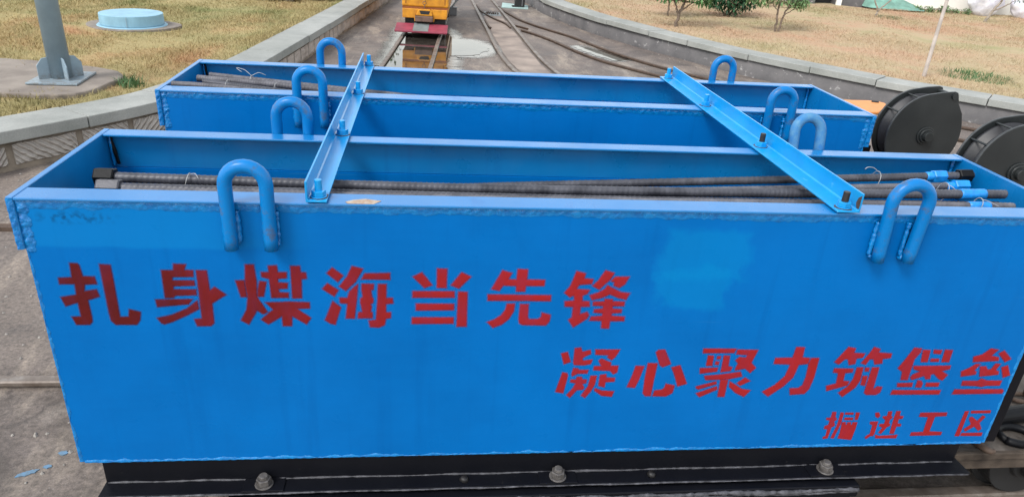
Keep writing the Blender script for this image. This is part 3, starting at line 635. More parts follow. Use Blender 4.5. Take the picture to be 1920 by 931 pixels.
# ------------------------------------------------------------------ stencil outlines on the front panel (x, z pairs in 0.1 mm, panel space)
LETTERS=[[[862,-1476,1019,-1483,1050,-1530,1075,-1788,1306,-1796,1322,-1980,1078,-1992,1041,-2148,1292,-2107,1326,-2285,1073,-2375,1077,-2767,1068,-2910,1003,-2992,722,-2992,662,-2788,853,-2778,850,-2436,589,-2527,528,-2299,855,-2238,870,-1983,565,-1985,572,-1831,843,-1815],[1447,-1498,1671,-1514,1673,-1870,1661,-2787,1837,-2783,1875,-2594,2106,-2664,2066,-2869,1980,-2993,1536,-2993,1453,-2890,1441,-2665],[2674,-1629,2920,-1627,2945,-1472,3201,-1485,3155,-1620,3332,-1623,3323,-1789,2888,-1798,2879,-1871,3326,-1873,3329,-2005,2883,-2022,2873,-2094,3340,-2095,3331,-2239,2893,-2257,2836,-2308,2660,-2315],[2456,-2350,3244,-2336,3135,-2468,2470,-2541],[3333,-2366,3340,-2590,3083,-2744,2756,-2910,2559,-2983,2496,-2952,2422,-2817,2746,-2735,3088,-2570],[3389,-1626,3613,-1624,3623,-2113,3734,-2029,3958,-2222,3636,-2446,3622,-2952,3545,-3025,3252,-3031,3206,-2848,3371,-2827],[4423,-1476,4608,-1474,4630,-1887,4605,-2269,4805,-2659,4705,-2721,4574,-2628,4501,-2763,4368,-2984,4204,-2879,4352,-2598,4406,-2290,4381,-1928],[4184,-1870,4370,-1859,4390,-2280,4262,-2281],[4690,-1876,4842,-1895,4751,-2268,4617,-2273,4640,-2067],[4900,-1500,5086,-1488,5099,-1655,5286,-1653,5275,-1802,5086,-1823,5089,-1903,5293,-1922,5274,-2063,5084,-2074,5095,-2155,5293,-2164,5284,-2296,4912,-2298,4899,-1825,4741,-1777,4743,-1658,4904,-1657],[5373,-1501,5577,-1499,5585,-1650,5695,-1659,5704,-1808,5591,-1829,5570,-2305,5361,-2310],[4765,-2411,5129,-2400,5295,-2389,5729,-2408,5729,-2563,5457,-2574,5741,-2815,5634,-2984,5330,-2773,5304,-3027,5110,-3026,5102,-2773,4796,-2984,4641,-2857,4923,-2596],[6137,-1672,6264,-1531,6498,-1728,6370,-1890],[6022,-2065,6142,-1922,6379,-2093,6276,-2257],[6236,-2371,6414,-2537,6271,-2991,6156,-2959,6044,-2874],[6689,-1488,6930,-1555,6763,-1877,6536,-2112,6392,-2001,6576,-1748],[6962,-1670,7514,-1653,7518,-1821,6879,-1816],[6814,-1937,6766,-2369,6707,-2827,6510,-2827,6560,-2442,6401,-2428,6389,-2288,6565,-2287,6615,-2122,6706,-2020],[6885,-1927,7158,-1931,7146,-2078,7092,-2089,7115,-2274,7141,-2305,7130,-2420,7075,-2451,7101,-2514,7071,-2651,7116,-2661,7112,-2820,6779,-2821,6793,-2662,6883,-2651,6860,-2494,6844,-2421,6848,-2306,6902,-2265,6881,-2080],[7246,-1930,7435,-1933,7423,-2283,7570,-2287,7578,-2428,7416,-2450,7418,-2661,7527,-2665,7520,-2814,7411,-2835,7381,-3003,7253,-3067,7053,-3056,7021,-2885,7184,-2863,7230,-2325],[8016,-1742,8220,-1629,8456,-1953,8277,-2026],[8557,-1529,8780,-1539,8773,-2023,8556,-2018],[9106,-1621,9326,-1731,9055,-2036,8871,-1954],[8012,-2111,8957,-2105,8962,-2272,8012,-2277],[8091,-2433,8957,-2435,8958,-2601,8091,-2613],[8006,-2795,8957,-2794,8956,-2963,7996,-2971],[9043,-2115,9255,-2124,9263,-3044,9033,-3044],[10025,-1561,10249,-1627,10176,-1786,10360,-1794,10370,-1527,10605,-1535,10600,-1793,11018,-1800,11012,-1956,10588,-1959,10576,-2106,10371,-2107,10362,-1961,10066,-1952,9981,-2089,9795,-2048],[9719,-2184,11192,-2198,11192,-2354,9726,-2347],[10177,-2426,10364,-2425,10349,-2630,10248,-2836,10087,-2989,9884,-3077,9735,-2924,9910,-2847,10054,-2738,10149,-2587],[10486,-2436,10684,-2435,10691,-2792,10723,-2840,10932,-2840,11004,-2781,11013,-2661,11228,-2726,11214,-2902,11137,-3012,10582,-3001,10503,-2957,10477,-2858],[11731,-1565,11953,-1625,11929,-1751,12148,-1770,12124,-1896,11833,-1919,11778,-2025,12094,-2055,12039,-2162,11939,-2205,11944,-2344,12118,-2354,12133,-2495,11923,-2507,11925,-2703,12091,-2637,12149,-2725,12111,-2824,11798,-3068,11661,-2857,11741,-2791,11741,-2507,11540,-2497,11527,-2357,11753,-2334,11730,-2206,11640,-2249,11496,-2133,11620,-1952],[12404,-1538,12624,-1609,12546,-1777,12312,-2043,12139,-1949,12265,-1800],[12651,-1703,12993,-1700,12906,-1901,12784,-1997,12642,-1935,12651,-1850,12561,-1819],[12498,-1925,12652,-2009,12836,-2104,13062,-2135,12989,-2308,12799,-2265,12585,-2169,12395,-2267,12172,-2322,12100,-2193,12301,-2118,12443,-2021],[12475,-2288,12669,-2298,12675,-2352,12967,-2362,12963,-2482,12692,-2487,12690,-2548,12926,-2569,12920,-2668,12697,-2680,12695,-2746,13017,-2772,13017,-2890,12675,-2897,12671,-3103,12483,-3091,12469,-2890,12166,-2879,12202,-2769,12462,-2751,12464,-2680,12248,-2659,12257,-2571,12458,-2549,12460,-2483,12208,-2473,12205,-2365,12473,-2353]],[[11577,-3803,11734,-3765,11838,-4054,11675,-4124],[11662,-4356,11785,-4388,11810,-4460,11739,-4988,11535,-4943],[11901,-3657,12051,-3638,12097,-3757,12296,-3708,12318,-3828,12180,-3897,12118,-3956,12142,-4017,12379,-3988,12342,-4119,12174,-4158,11933,-4146,11900,-4075],[11924,-4227,12046,-4248,12068,-4289,12309,-4291,12287,-4404,12045,-4405,11915,-4482,11891,-4410],[12037,-4493,12158,-4495,12183,-4567,12297,-4579,12292,-4693,12199,-4712,12263,-4828,12217,-4890,12079,-4899,11919,-5132,11822,-5042,11968,-4834,12022,-4689,11881,-4656,11890,-4574,12020,-4575],[12380,-4466,12537,-4468,12515,-4737,12434,-4946,12305,-5138,12192,-5069,12345,-4777],[12414,-3699,13030,-3702,12938,-3922,12854,-4012,12732,-3930,12759,-3870,12431,-3848],[12598,-3960,12855,-4083,12849,-4174,13048,-4176,13039,-4370,12950,-4431,12850,-4327,12431,-4303,12435,-4181,12616,-4182,12528,-4020],[12613,-4448,12766,-4419,12787,-4522,13007,-4535,13004,-4649,12778,-4667,12771,-4824,12707,-4802,12608,-4780],[12536,-4842,12712,-4918,13032,-4943,12991,-5113,12730,-5077,12518,-4915],[13938,-3788,13997,-3718,14162,-3709,14380,-4136,14182,-4227,14103,-4175],[13489,-4180,13710,-4192,13622,-4626,13556,-4845,13340,-4821,13428,-4498],[13784,-4101,14032,-4113,14014,-4630,14005,-5107,13861,-5105,13785,-5018,13770,-4544],[14078,-4937,14271,-4908,14324,-4845,14341,-4729,14584,-4785,14559,-5019,14404,-5124,14050,-5108],[14405,-4239,14624,-4169,14891,-4736,14661,-4818,14523,-4469],[15140,-3683,15995,-3694,15958,-3820,15147,-3819],[15293,-3887,15446,-3898,15458,-4197,15297,-4195],[15538,-3909,15636,-3910,15636,-4002,15538,-4001],[15523,-4063,15623,-4074,15616,-4177,15524,-4166],[15704,-3890,15867,-3901,15884,-4211,15999,-4243,15977,-4358,15713,-4397],[15149,-4266,15621,-4250,15618,-4375,15179,-4433],[15308,-4497,15743,-4460,16245,-4381,16313,-4529,15973,-4610,15378,-4635,15332,-4582],[15756,-4618,15959,-4631,15963,-5158,15778,-5155],[15141,-4823,15657,-4670,15682,-4756,15231,-4920,15161,-4887],[15179,-5038,15695,-4820,15734,-4927,15292,-5158],[16027,-3718,16569,-3732,16470,-4112,16623,-4269,16501,-4426,16344,-4288,16084,-4348,16083,-4254,16121,-4130,16029,-4036,16116,-3934,16292,-3955,16313,-3884,16020,-3861],[16208,-4730,16402,-4562,16563,-4670,16318,-4817],[16013,-4674,16171,-4772,16384,-4915,16634,-4961,16492,-5166,16244,-5042,16029,-4845],[17553,-3647,17784,-3659,17795,-3958,18004,-3980,17993,-4158,17750,-4188,17695,-4569,17500,-4846,17144,-5168,16950,-5012,17247,-4800,17461,-4524,17516,-4175,17070,-4151,17075,-3974,17530,-3967],[18041,-3981,18254,-3982,18264,-4597,18220,-4943,18126,-5095,17735,-5122,17676,-4913,17909,-4906,18001,-4820,18032,-4573,18009,-4148],[18955,-3654,19163,-3697,19155,-3832,19461,-3854,19432,-3980,19271,-4010,19279,-4169,19111,-4210,19042,-4030,18958,-4029,18832,-4186,18690,-4111],[19647,-3657,19844,-3721,19819,-3825,20198,-3859,20203,-3996,19994,-4026,20017,-4164,19816,-4195,19740,-4035,19636,-4034,19572,-4203,19424,-4149,19580,-3845],[18742,-4302,19274,-4318,19279,-4435,19085,-4455,19094,-4692,19273,-4716,19242,-4847,18715,-5015,18662,-4850,18918,-4777,18886,-4453,18739,-4430],[19357,-4276,19537,-4277,19564,-4698,19492,-4916,19209,-5210,19056,-5075,19268,-4869,19353,-4630],[19588,-4289,19712,-4290,19718,-4408,19603,-4406],[19596,-4546,19731,-4548,19746,-4864,19611,-4830],[19775,-4280,19976,-4281,20008,-4967,20098,-4880,20251,-4904,20237,-5081,20143,-5157,19870,-5153,19782,-5085],[20761,-3684,20978,-3706,20982,-3832,20879,-4043,20896,-4692,20691,-4689,20656,-4428,20496,-4318,20604,-4084],[21021,-3748,21236,-3760,21274,-4132,21081,-4130],[21328,-3750,21563,-3761,21559,-3888,21348,-3866],[21335,-4025,21568,-4027,21581,-4123,21338,-4121],[21636,-3751,21862,-3763,21878,-4136,21663,-4135],[20916,-4247,21974,-4245,21983,-4354,21780,-4417,21989,-4539,21893,-4714,21769,-4669,21584,-4502,21503,-4523,21522,-4666,21398,-4675,21322,-4565,21013,-4693,20939,-4615,20975,-4518,21158,-4422,20952,-4355],[20634,-4787,21070,-4777,21085,-4915,20663,-4909],[21179,-4695,21295,-4718,21364,-4807,21358,-4940,21187,-4927],[21455,-4786,21839,-4787,21843,-4913,21466,-4908],[20567,-5007,21961,-5027,21950,-5168,20543,-5152],[22919,-3716,23161,-3760,23024,-3941,23253,-3996,23285,-4104,22559,-4142,22515,-3969,22736,-3907],[23197,-3877,23327,-3782,23632,-4053,23481,-4149],[22668,-4197,22806,-4198,22705,-4404,22781,-4449,22783,-4537,22380,-4598,22330,-4433,22534,-4315],[22815,-4274,22994,-4276,23075,-4386,23166,-4365,23229,-4191,23392,-4203,23319,-4399,23426,-4444,23445,-4543,22918,-4604],[23445,-4312,23609,-4248,23796,-4569,23615,-4645],[22477,-4732,22918,-4737,22999,-4660,23185,-4729,23632,-4741,23624,-4903,23210,-4902,23104,-4941,22930,-4905,22494,-4888],[22347,-5009,23739,-5017,23812,-5075,23797,-5165,22323,-5167]],[[19071,-5701,19185,-5703,19210,-5892,19254,-5908,19260,-5979,19217,-5994,19216,-6066,19252,-6098,19254,-6178,19187,-6208,19169,-6594,19029,-6607,19024,-6534,19092,-6511,19078,-6278,18974,-6267,18975,-6172,19071,-6126,19066,-5983,18968,-5966,18949,-5894,19075,-5889],[19310,-5721,19407,-5731,19424,-6086,19347,-6599,19249,-6588,19310,-6211,19320,-6052],[19447,-5731,19690,-5736,19690,-5806,19451,-5794],[19473,-5897,19724,-5902,19729,-5989,19475,-5976],[19749,-5729,19867,-5739,19867,-5976,19781,-5982],[19434,-6046,19556,-6049,19556,-6120,19594,-6137,19598,-6053,19700,-6055,19710,-6140,19744,-6140,19747,-6053,19883,-6056,19893,-6256,19871,-6660,19457,-6601,19472,-6407,19451,-6182],[20304,-5755,20409,-5741,20483,-5853,20439,-5932,20349,-5882],[20248,-6047,20479,-6044,20495,-6463,20471,-6544,20402,-6543,20294,-6646,20238,-6571,20357,-6460,20346,-6169,20258,-6127],[20672,-5715,20786,-5709,20804,-5875,20850,-5892,20851,-5940,20802,-6003,20810,-6115,20859,-6140,20865,-6204,20794,-6243,20686,-6476,20590,-6433,20660,-6256,20549,-6206,20547,-6133,20676,-6128,20671,-6000,20567,-5926,20570,-5871,20678,-5865],[20901,-5703,21031,-5705,21047,-5864,21163,-5882,21161,-5962,21051,-5984,21066,-6120,21178,-6147,21190,-6228,21067,-6233,21060,-6476,20934,-6474,20898,-5957],[20526,-6497,20650,-6540,21189,-6512,21179,-6635,20565,-6628],[21626,-5772,22411,-5778,22425,-5899,22097,-5916,22099,-6419,22488,-6444,22486,-6559,21564,-6562,21567,-6439,21914,-6431,21892,-5928,21615,-5907],[22924,-5748,23041,-5742,23056,-6606,22913,-6602],[23109,-5735,23691,-5730,23707,-5827,23120,-5824],[23132,-5953,23211,-5938,23408,-6088,23506,-5895,23613,-5954,23504,-6155,23642,-6371,23566,-6435,23395,-6283,23179,-6451,23099,-6367,23265,-6199,23147,-6034],[23089,-6499,23725,-6497,23732,-6614,23082,-6598]]]

# ------------------------------------------------------------------ blue steel boxes
def bead(mb, pts, r, step=.006, flat=1.0):
    P = []; pts = [Vector(p) for p in pts]
    for a, b in zip(pts, pts[1:]):
        n = max(2, int((b - a).length / step))
        for k in range(n): P.append(a + (b - a) * k / n)
    P.append(pts[-1]); N = len(P); w = 0; R = []
    for k in range(N):
        w = .82 * w + .18 * random.uniform(-1, 1); R.append(r * (1 + 1.1 * w + .25 * random.uniform(-1, 1)))
    P = [p + Vector((0, 0, r * .35 * math.sin(k * .21 + 2 * math.sin(k * .047)))) for k, p in enumerate(P)]
    mb.tube(P, R, 7, 0, .12)
def fillet(name, L0, L1, frame, h, depth, mat, parent, step=.0045, rows=6, seed=1, rag=.35):
    """lumpy weld run: frame(s, u, d) -> point at s along, u across (0..1), d proud of the face"""
    r = random.Random(seed); n = int((L1 - L0) / step); V, F = [], []; w = w2 = 0
    ph = [r.uniform(0, 6.28) for _ in range(6)]
    for k in range(n + 1):
        s = L0 + (L1 - L0) * k / n; w = .74 * w + .26 * r.uniform(-1, 1); w2 = .93 * w2 + .07 * r.uniform(-1, 1)
        hh = h * (1 + rag * 2.2 * w + rag * 2.0 * w2)
        for j in range(rows + 1):
            u = j / rows
            bulge = math.sin(math.pi * min(1, .25 + .75 * u)) * (0 if j == rows else 1)
            d = depth * (bulge * (.75 + .9 * w) + (0 if j == rows else .30 * r.uniform(-1, 1)) + .35 * math.sin(s * 310 + u * 5 + ph[0]) * bulge * math.sin(s * 47 + ph[1]))
            V.append(frame(s, u * hh, max(d, .0003 if j < rows else 0)))
    m = rows + 1
    for k in range(n):
        for j in range(rows): F.append((k * m + j, k * m + j + 1, (k + 1) * m + j + 1, (k + 1) * m + j))
    return V, F
def lug(parent, cx, y, side, bottom=-.100, half=.0405, top=.0985, lean=0.0, mat='blue_lug', r=.0146, squeeze=0.0, droop=0.0):
    zc = top - r - half; pts = []
    for z in np.linspace(bottom, zc, 7): pts.append((cx - half + squeeze * (zc - z) + lean * z, y + side * droop * max(0, z), z))
    for t in np.linspace(math.pi, 0, 13)[1:-1]:
        z = zc + half * math.sin(t); pts.append((cx + half * math.cos(t) + lean * z, y + side * droop * max(0, z) * 1.0, z))
    for z in np.linspace(zc, bottom, 7): pts.append((cx + half - squeeze * (zc - z) + lean * z, y + side * droop * max(0, z), z))
    return MB().tube(pts, r, 14).build('lifting_lug', M[mat], parent, True)
def steel_box(label, loc, L, lugs, letters):
    t = thing('steel_box', label, 'steel box', loc, 0, 'blue steel boxes on the flatcar')
    fp = MB().box(.009, L - .009, 0, .008, -.686, -.0065).build('front_panel', M['blue_panel'] if letters else M['blue'], t)
    MB().box(.009, L - .009, .455, .470, -.686, -.097).build('rear_panel', M['blue'], t)
    for x0 in (.011, L - .017):
        MB().box(x0, x0 + .006, .0085, .4545, -.684, -.1155).build('end_panel', M['blue'], t)
    MB().box(.018, L - .018, .0085, .4545, -.684, -.678).build('floor_panel', M['blue'], t)
    r = MB()
    r.box(.0105, L - .0105, -.008, .052, -.006, 0); r.box(.0105, L - .0105, .428, .478, -.006, 0)
    r.box(.0105, L - .0105, .0085, .0145, -.097, -.0065); r.box(.0105, L - .0105, .4605, .469, -.0965, -.0065)
    r.box(-.004, .010, -.007, .4775, -.115, .0008); r.box(L - .010, L + .004, -.007, .4775, -.115, .0008)
    r.build('rim', M['blue_rim'], t, False, .0016)
    VV, FF = [], []
    def run(L0, L1, fr, h, d, **kw):
        V, F = fillet('', L0, L1, fr, h, d, None, None, **kw); i = len(VV); VV.extend(V); FF.extend([tuple(q + i for q in f) for f in F])
    sd = int(loc[1] * 10) + 1
    run(.03, L - .03, lambda q, u, d: (q, -.0004 - d, -.0065 - u), .0178, .0024, seed=sd, rag=.21)
    run(.002, .115, lambda q, u, d: (-.0035 + u, -.0074 - d, .0005 - q), .0115, .0026, step=.0025, seed=sd + 1, rag=.15)
    run(.007, .121, lambda q, u, d: (.0095 + u, -.0004 - d, -q), .019, .0034, step=.0025, rows=8, seed=sd + 2, rag=.22)
    run(.002, .115, lambda q, u, d: (L + .0035 - u, -.0074 - d, .0005 - q), .0115, .0026, step=.0025, seed=sd + 3, rag=.15)
    run(.007, .121, lambda q, u, d: (L - .0095 - u, -.0004 - d, -q), .019, .0034, step=.0025, rows=8, seed=sd + 4, rag=.22)
    run(.02, L - .02, lambda q, u, d: (q, -.0004 - d, -.688 + u), .006, .0018, step=.006, rows=3, seed=sd + 5, rag=.8)
    run(.12, .684, lambda q, u, d: (.0088 + u, -.0003 - d, -q), .006, .0018, step=.006, rows=3, seed=sd + 6, rag=.7)
    run(.12, .684, lambda q, u, d: (L - .0088 - u, -.0003 - d, -q), .006, .0018, step=.006, rows=3, seed=sd + 7, rag=.7)
    wb = np_mesh('weld_bead', VV, FF, M['weld'], True); wb.parent = t
    for pp in ([(.016, .4545, -.01), (.018, .452, -.09)], [(L - .018, .4525, -.01), (L - .018, .452, -.11)]):
        b = MB(); bead(b, pp, .005, .006); b.build('inner_weld', M['weld'], t, True)
    sp = MB()
    bead(sp, [(.020, .4515, -.012), (.024, .450, -.05), (.030, .449, -.085)], .0035, .006); sp.build('burnt_seam', M['nut'], t, True)
    for (cx, side, kw) in lugs:
        y = -.0232 if side < 0 else .494
        lo = lug(t, cx, y, side, **kw)
        h = kw.get('half', .0405); bot = kw.get('bottom', -.100); yf = -.004 if side < 0 else .474; sq = kw.get('squeeze', 0)
        for s in (-1, 1):
            w = MB()
            for e in (-1, 1):
                xx = cx + s * (h - sq * .12) + e * .0130
                bead(w, [(xx, yf + side * .003, -.02), (xx, yf + side * .003, bot + .012)], .0058, .004)
            bead(w, [(cx + s * (h - sq * .12) - .014, yf + side * .005, bot + .010), (cx + s * (h - sq * .12), yf + side * .006, bot - .003), (cx + s * (h - sq * .12) + .014, yf + side * .005, bot + .010)], .0062, .004)
            w.build('weld_lump', M['weld'], lo, True)
    # black base frame with upright bolts
    f = MB()
    f.box(.055, 2.325, .004, .012, -.7568, -.6868); f.box(.055, 2.325, .462, .468, -.7568, -.6865)
    f.hexa([(.052, -.042, -.765), (2.345, -.042, -.765), (2.325, .468, -.765), (.055, .468, -.765), (.052, -.042, -.7575), (2.345, -.042, -.7575), (2.325, .468, -.7575), (.055, .468, -.7575)])
    fr = f.build('base_frame', M['black'], t, False, .0015)
    MB().box(.058, .064, .0125, .4615, -.757, -.687).build('end_cheek', M['black'], fr); MB().box(2.316, 2.322, .0125, .4615, -.757, -.687).build('end_cheek', M['black'], fr)
    lip = MB()
    bead(lip, [(.06, -.0425, -.7615), (2.34, -.0425, -.7615)], .0022, .008); bead(lip, [(.06, .0025, -.7558), (2.32, .0025, -.7558)], .0026, .008)  # inner bead is coloured pale to paint the light its fillet catches
    lip.build('worn_lip_lit_fillet', M['worn_and_lit_edge'], fr, True)
    MB().box(2.3935, 2.442, .018, .45, -.70, -.1165).build('end_plate', M['black'], fr, False, .002)
    for bx in (.436, 1.18, 1.924):
        MB().box(bx - .05, bx + .05, -.041, .0032, -.7572, -.7535).build('clamp_plate', M['black'], fr, False, .001)
        base_bolt(fr, bx, -.019, -.7535)
    for bx in (.935, 1.434):
        nbm = MB(); nbm.cyl((bx, -.018, -.7574), (bx + .002, -.017, -.748), .013, .008, 9); nbm.build('weld_nub', M['darkbolt'], fr, True)
    return t, fp
def hexpoly(r, rot=0): return [(r * math.cos(rot + k * math.pi / 3), r * math.sin(rot + k * math.pi / 3)) for k in range(6)]
def base_bolt(parent, x, y, z):
    b = MB(); b.cyl((x, y, z), (x, y, z + .004), .0225, .0225, 24)
    b.prism([(x + u, y + v) for u, v in hexpoly(.0185, .3)], 'z', z + .0042, z + .021); b.cyl((x, y, z + .0212), (x, y, z + .030), .0125, .0105, 16)
    return b.build('hold_down_bolt', M['bolt'], parent, False, .0015)
front, fpanel = steel_box('nearest blue steel box with red stencilled Chinese slogans on its front and rebar inside', (0, 0, T), 2.4,
    [(.466, -1, dict(top=.0985)), (1.921, -1, dict(bottom=-.113, half=.0445, top=.094, squeeze=.045)), (.470, 1, dict(top=.0985)), (1.935, 1, dict(top=.101, mat='blue_faded', droop=.22))], True)
rear, _ = steel_box('second blue steel box behind the lettered one, plain-fronted, few rebars at its left', (-.0134, .9052, T + .0027), 2.4094,
    [(.472, -1, dict()), (2.046, -1, dict(top=.095)), (.475, 1, dict()), (2.033, 1, dict(top=.1))], False)

def letters(k, name, feather):
    bm = bmesh.new(); at = bm.verts.layers.float.new('spray')
    for i, flat in enumerate(LETTERS[k]):
        P = [Vector((flat[q] * 1e-4, flat[q + 1] * 1e-4)) for q in range(0, len(flat), 2)]
        area = sum(P[a].x * P[(a + 1) % len(P)].y - P[(a + 1) % len(P)].x * P[a].y for a in range(len(P)))
        if area < 0: P = P[::-1]
        # subdivide long edges so that the outline can wobble a little
        Q = []
        for a, b in zip(P, P[1:] + P[:1]):
            n = max(1, int((b - a).length / .018))
            for j in range(n): Q.append(a + (b - a) * j / n)
        n = len(Q); nr = []
        for j in range(n):
            t0 = (Q[j] - Q[j - 1]).normalized(); t1 = (Q[(j + 1) % n] - Q[j]).normalized()
            n0, n1 = Vector((t0.y, -t0.x)), Vector((t1.y, -t1.x)); m = n0 + n1
            m = n1 if m.length < .2 else m.normalized(); d = max(.45, m.dot(n1)); nr.append(m / d)
        yc = -.0011 - i * 2.2e-5
        inn = [bm.verts.new((q.x - v.x * feather * .62, yc, q.y - v.y * feather * .62)) for q, v in zip(Q, nr)]
        out = [bm.verts.new((q.x + v.x * feather, -.0005 - i * 1e-5, q.y + v.y * feather)) for q, v in zip(Q, nr)]
        for v in inn: v[at] = 1.5
        for v in out: v[at] = -.75
        bm.faces.new(inn)
        for j in range(n): bm.faces.new((inn[j], out[j], out[(j + 1) % n], inn[(j + 1) % n]))
    bm.normal_update()
    bmesh.ops.triangulate(bm, faces=[f for f in bm.faces if len(f.verts) > 4], ngon_method='BEAUTY')
    for f in bm.faces:
        f.normal_update()
        if f.normal.y > 0: f.normal_flip()
    me = bpy.data.meshes.new(name); bm.to_mesh(me); bm.free()
    return link_mesh(name, me, M['red'], fpanel)
letters(0, 'painted_lettering', .0075); letters(1, 'painted_lettering', .0062); letters(2, 'painted_lettering', .0030)
# bare chip on the top flange
MB().prism([(.665, -.006), (.72, -.0065), (.735, .012), (.70, .022), (.675, .015), (.66, .004)], 'z', .0004, .0008).build('paint_chip', M['chip'], front)

# ------------------------------------------------------------------ angle bars bolted across both boxes
def cross_bar(label, x0, x1, leg_left, bx, ys, rusty):
    t = thing('cross_bar', label, 'angle bar', (0, 0, T), 0, 'angle bars bolted across the two boxes')
    a = MB(); th = .0045; h = .046; y0, y1 = -.014, 1.394
    if leg_left: a.prism([(x0, .0045), (x1, .0045), (x1, .0045 + th), (x0 + th + .003, .0045 + th), (x0 + th, .0045 + th + .003), (x0 + th, .0045 + h), (x0, .0045 + h)], 'y', y0, y1)
    else: a.prism([(x0, .0045), (x1, .0045), (x1, .0045 + h), (x1 - th, .0045 + h), (x1 - th, .0045 + th + .003), (x1 - th - .003, .0045 + th), (x0, .0045 + th)], 'y', y0, y1)
    a.build('angle_iron', M['bar'], t, False, .001)
    for k, y in enumerate(ys):
        c = 'darkbolt' if k in rusty else 'bar'
        st = MB().cyl((bx, y, .009), (bx, y, .047), .0082, .0076, 14).build('bolt', M[c], t, False, .001)
        MB().prism([(bx + r_ * math.cos(a_), y + r_ * math.sin(a_)) for a_, r_ in ((q * .524, random.uniform(.0175, .0225)) for q in range(12))], 'z', .00905, .0095).build('rust_shade_ring', M['rust'], st)  # rust round the bolt, its dark colour also painting the contact shade
        n = MB(); n.cyl((bx, y, .0096), (bx, y, .0118), .0172, .0172, 20); n.prism([(bx + u, y + v) for u, v in hexpoly(.0155, .2 + k)], 'z', .0119, .0235)
        n.build('nut', M['bar'], st, False, .001)
    if not leg_left: MB().prism([(-.0139, .014), (-.004, .013), (.002, .024), (-.003, .038), (-.0139, .046)], 'x', x1 - th - .0008, x1 - th - .0003).build('rust_patch', M['rust'], t)
    return t
cross_bar('left sky-blue angle bar bolted across both boxes, upright leg on its left edge', .581, .624, True, .605, (.010, .463, .922, 1.372), ())
cross_bar('right sky-blue angle bar bolted across both boxes, upright leg on its right edge', 1.757, 1.811, False, 1.783, (.010, .469, .933, 1.368), (0, 1))

# ------------------------------------------------------------------ rebars lying in the boxes
def spline(pts, n):
    pts = [Vector(p) for p in pts]
    if len(pts) == 2: return [pts[0] + (pts[1] - pts[0]) * k / n for k in range(n + 1)]
    P = [pts[0] * 2 - pts[1]] + pts + [pts[-1] * 2 - pts[-2]]; out = []; m = len(pts) - 1
    for k in range(n + 1):
        g = k / n * m; j = min(int(g), m - 1); t = g - j; a, b, c, d = P[j:j + 4]
        out.append(.5 * ((2 * b) + (c - a) * t + (2 * a - 5 * b + 4 * c - d) * t * t + (3 * b - a - 3 * c + d) * t ** 3))
    return out
def rebar(label, pts, r=.0108, mat='rod', nuts=(), blues=(), group='rebars in the front blue box', ribs=True):
    L = sum((Vector(b) - Vector(a)).length for a, b in zip(pts, pts[1:])); n = int(L / (.0031 if ribs else .05)); C = spline(pts, n)
    na = 12; V = np.empty((n + 1, na, 3)); ang = np.linspace(0, 2 * np.pi, na, endpoint=False)
    for k, c in enumerate(C):
        d = (C[min(k + 1, n)] - C[max(k - 1, 0)]).normalized(); a = Vector((0, 0, 1)) - d * d.z; a.normalize(); b = d.cross(a)
        s = k * L / n; ph = (s / .0125 + ang / (2 * np.pi) * 1.0) % 1.0
        rr = r + (.0012 * np.clip(1 - np.abs(ph - .5) / .24, 0, 1) if ribs else 0)
        V[k] = np.array(c)[None] + np.outer(np.cos(ang) * rr, a) + np.outer(np.sin(ang) * rr, b)
    F = [(k * na + i, k * na + (i + 1) % na, (k + 1) * na + (i + 1) % na, (k + 1) * na + i) for k in range(n) for i in range(na)]
    F += [tuple(range(na))[::-1], tuple(n * na + i for i in range(na))]
    o = np_mesh('rebar', V.reshape(-1, 3), F, M[mat], True); o.location = (0, 0, T); tag(o, label, 'rebar', group)
    def at(s):
        k = min(n - 1, max(0, int(s / L * n))); return C[k], (C[k + 1] - C[k]).normalized()
    for s, ln, m, rn in nuts:
        c, d = at(s); a = (Vector((0, 0, 1)) - d * d.z).normalized(); b = d.cross(a); mb = MB()
        R = [[mb.bm.verts.new(c + d * e + (a * math.cos(t) + b * math.sin(t)) * rn * q) for t in [k * math.pi / 3 + .25 for k in range(6)]] for e, q in ((-ln / 2, .9), (-ln / 2 + .003, 1), (ln / 2 - .003, 1), (ln / 2, .9))]
        for A, B in zip(R, R[1:]):
            for i in range(6): mb.bm.faces.new((A[i], A[(i + 1) % 6], B[(i + 1) % 6], B[i]))
        mb.bm.faces.new(R[0][::-1]); mb.bm.faces.new(R[-1]); mb.build('hex_nut', M[m], o)
    for s0, s1 in blues:
        P = [at(s0 + (s1 - s0) * k / 8)[0] for k in range(9)]
        MB().tube(P, r + .0021, 14, 0, .03).build('painted_band', M['rodblue'], o, True)
    return o
rebar('long thick rebar across the front box with a black hex nut at its left end', [(.072, .222, -.037), (.9, .214, -.043), (1.7, .206, -.034), (2.352, .2, -.021)], .0118, 'rod', [(.020, .044, 'nut', .0225)], [(2.13, 2.215)])
rebar('upper far rebar ending at right in a blue nut then a black nut', [(.55, .335, -.108), (1.11, .35, -.082), (1.86, .352, -.047), (2.372, .352, -.022)], .0105, 'rod', [(1.795, .040, 'nut', .019), (1.70, .038, 'rodblue', .0175)], [(1.65, 1.69)])
rebar('rebar just below the upper one, ending at right in a blue hex nut', [(.45, .30, -.115), (1.75, .318, -.066), (2.335, .322, -.043)], .0095, 'rod_pale', [(1.862, .042, 'rodblue', .018)], [(1.79, 1.84)])
rebar('pale rebar behind the thick one with a long blue-painted right end', [(.3, .275, -.085), (1.4, .27, -.066), (2.30, .262, -.048)], .0095, 'rod_pale', [], [(1.87, 1.998)])
rebar('dark rebar under the thick one with a square block at its left end', [(.10, .172, -.043), (1.2, .18, -.052), (2.33, .186, -.048)], .0105, 'rod', [(.02, .05, 'rod', .02)], [])
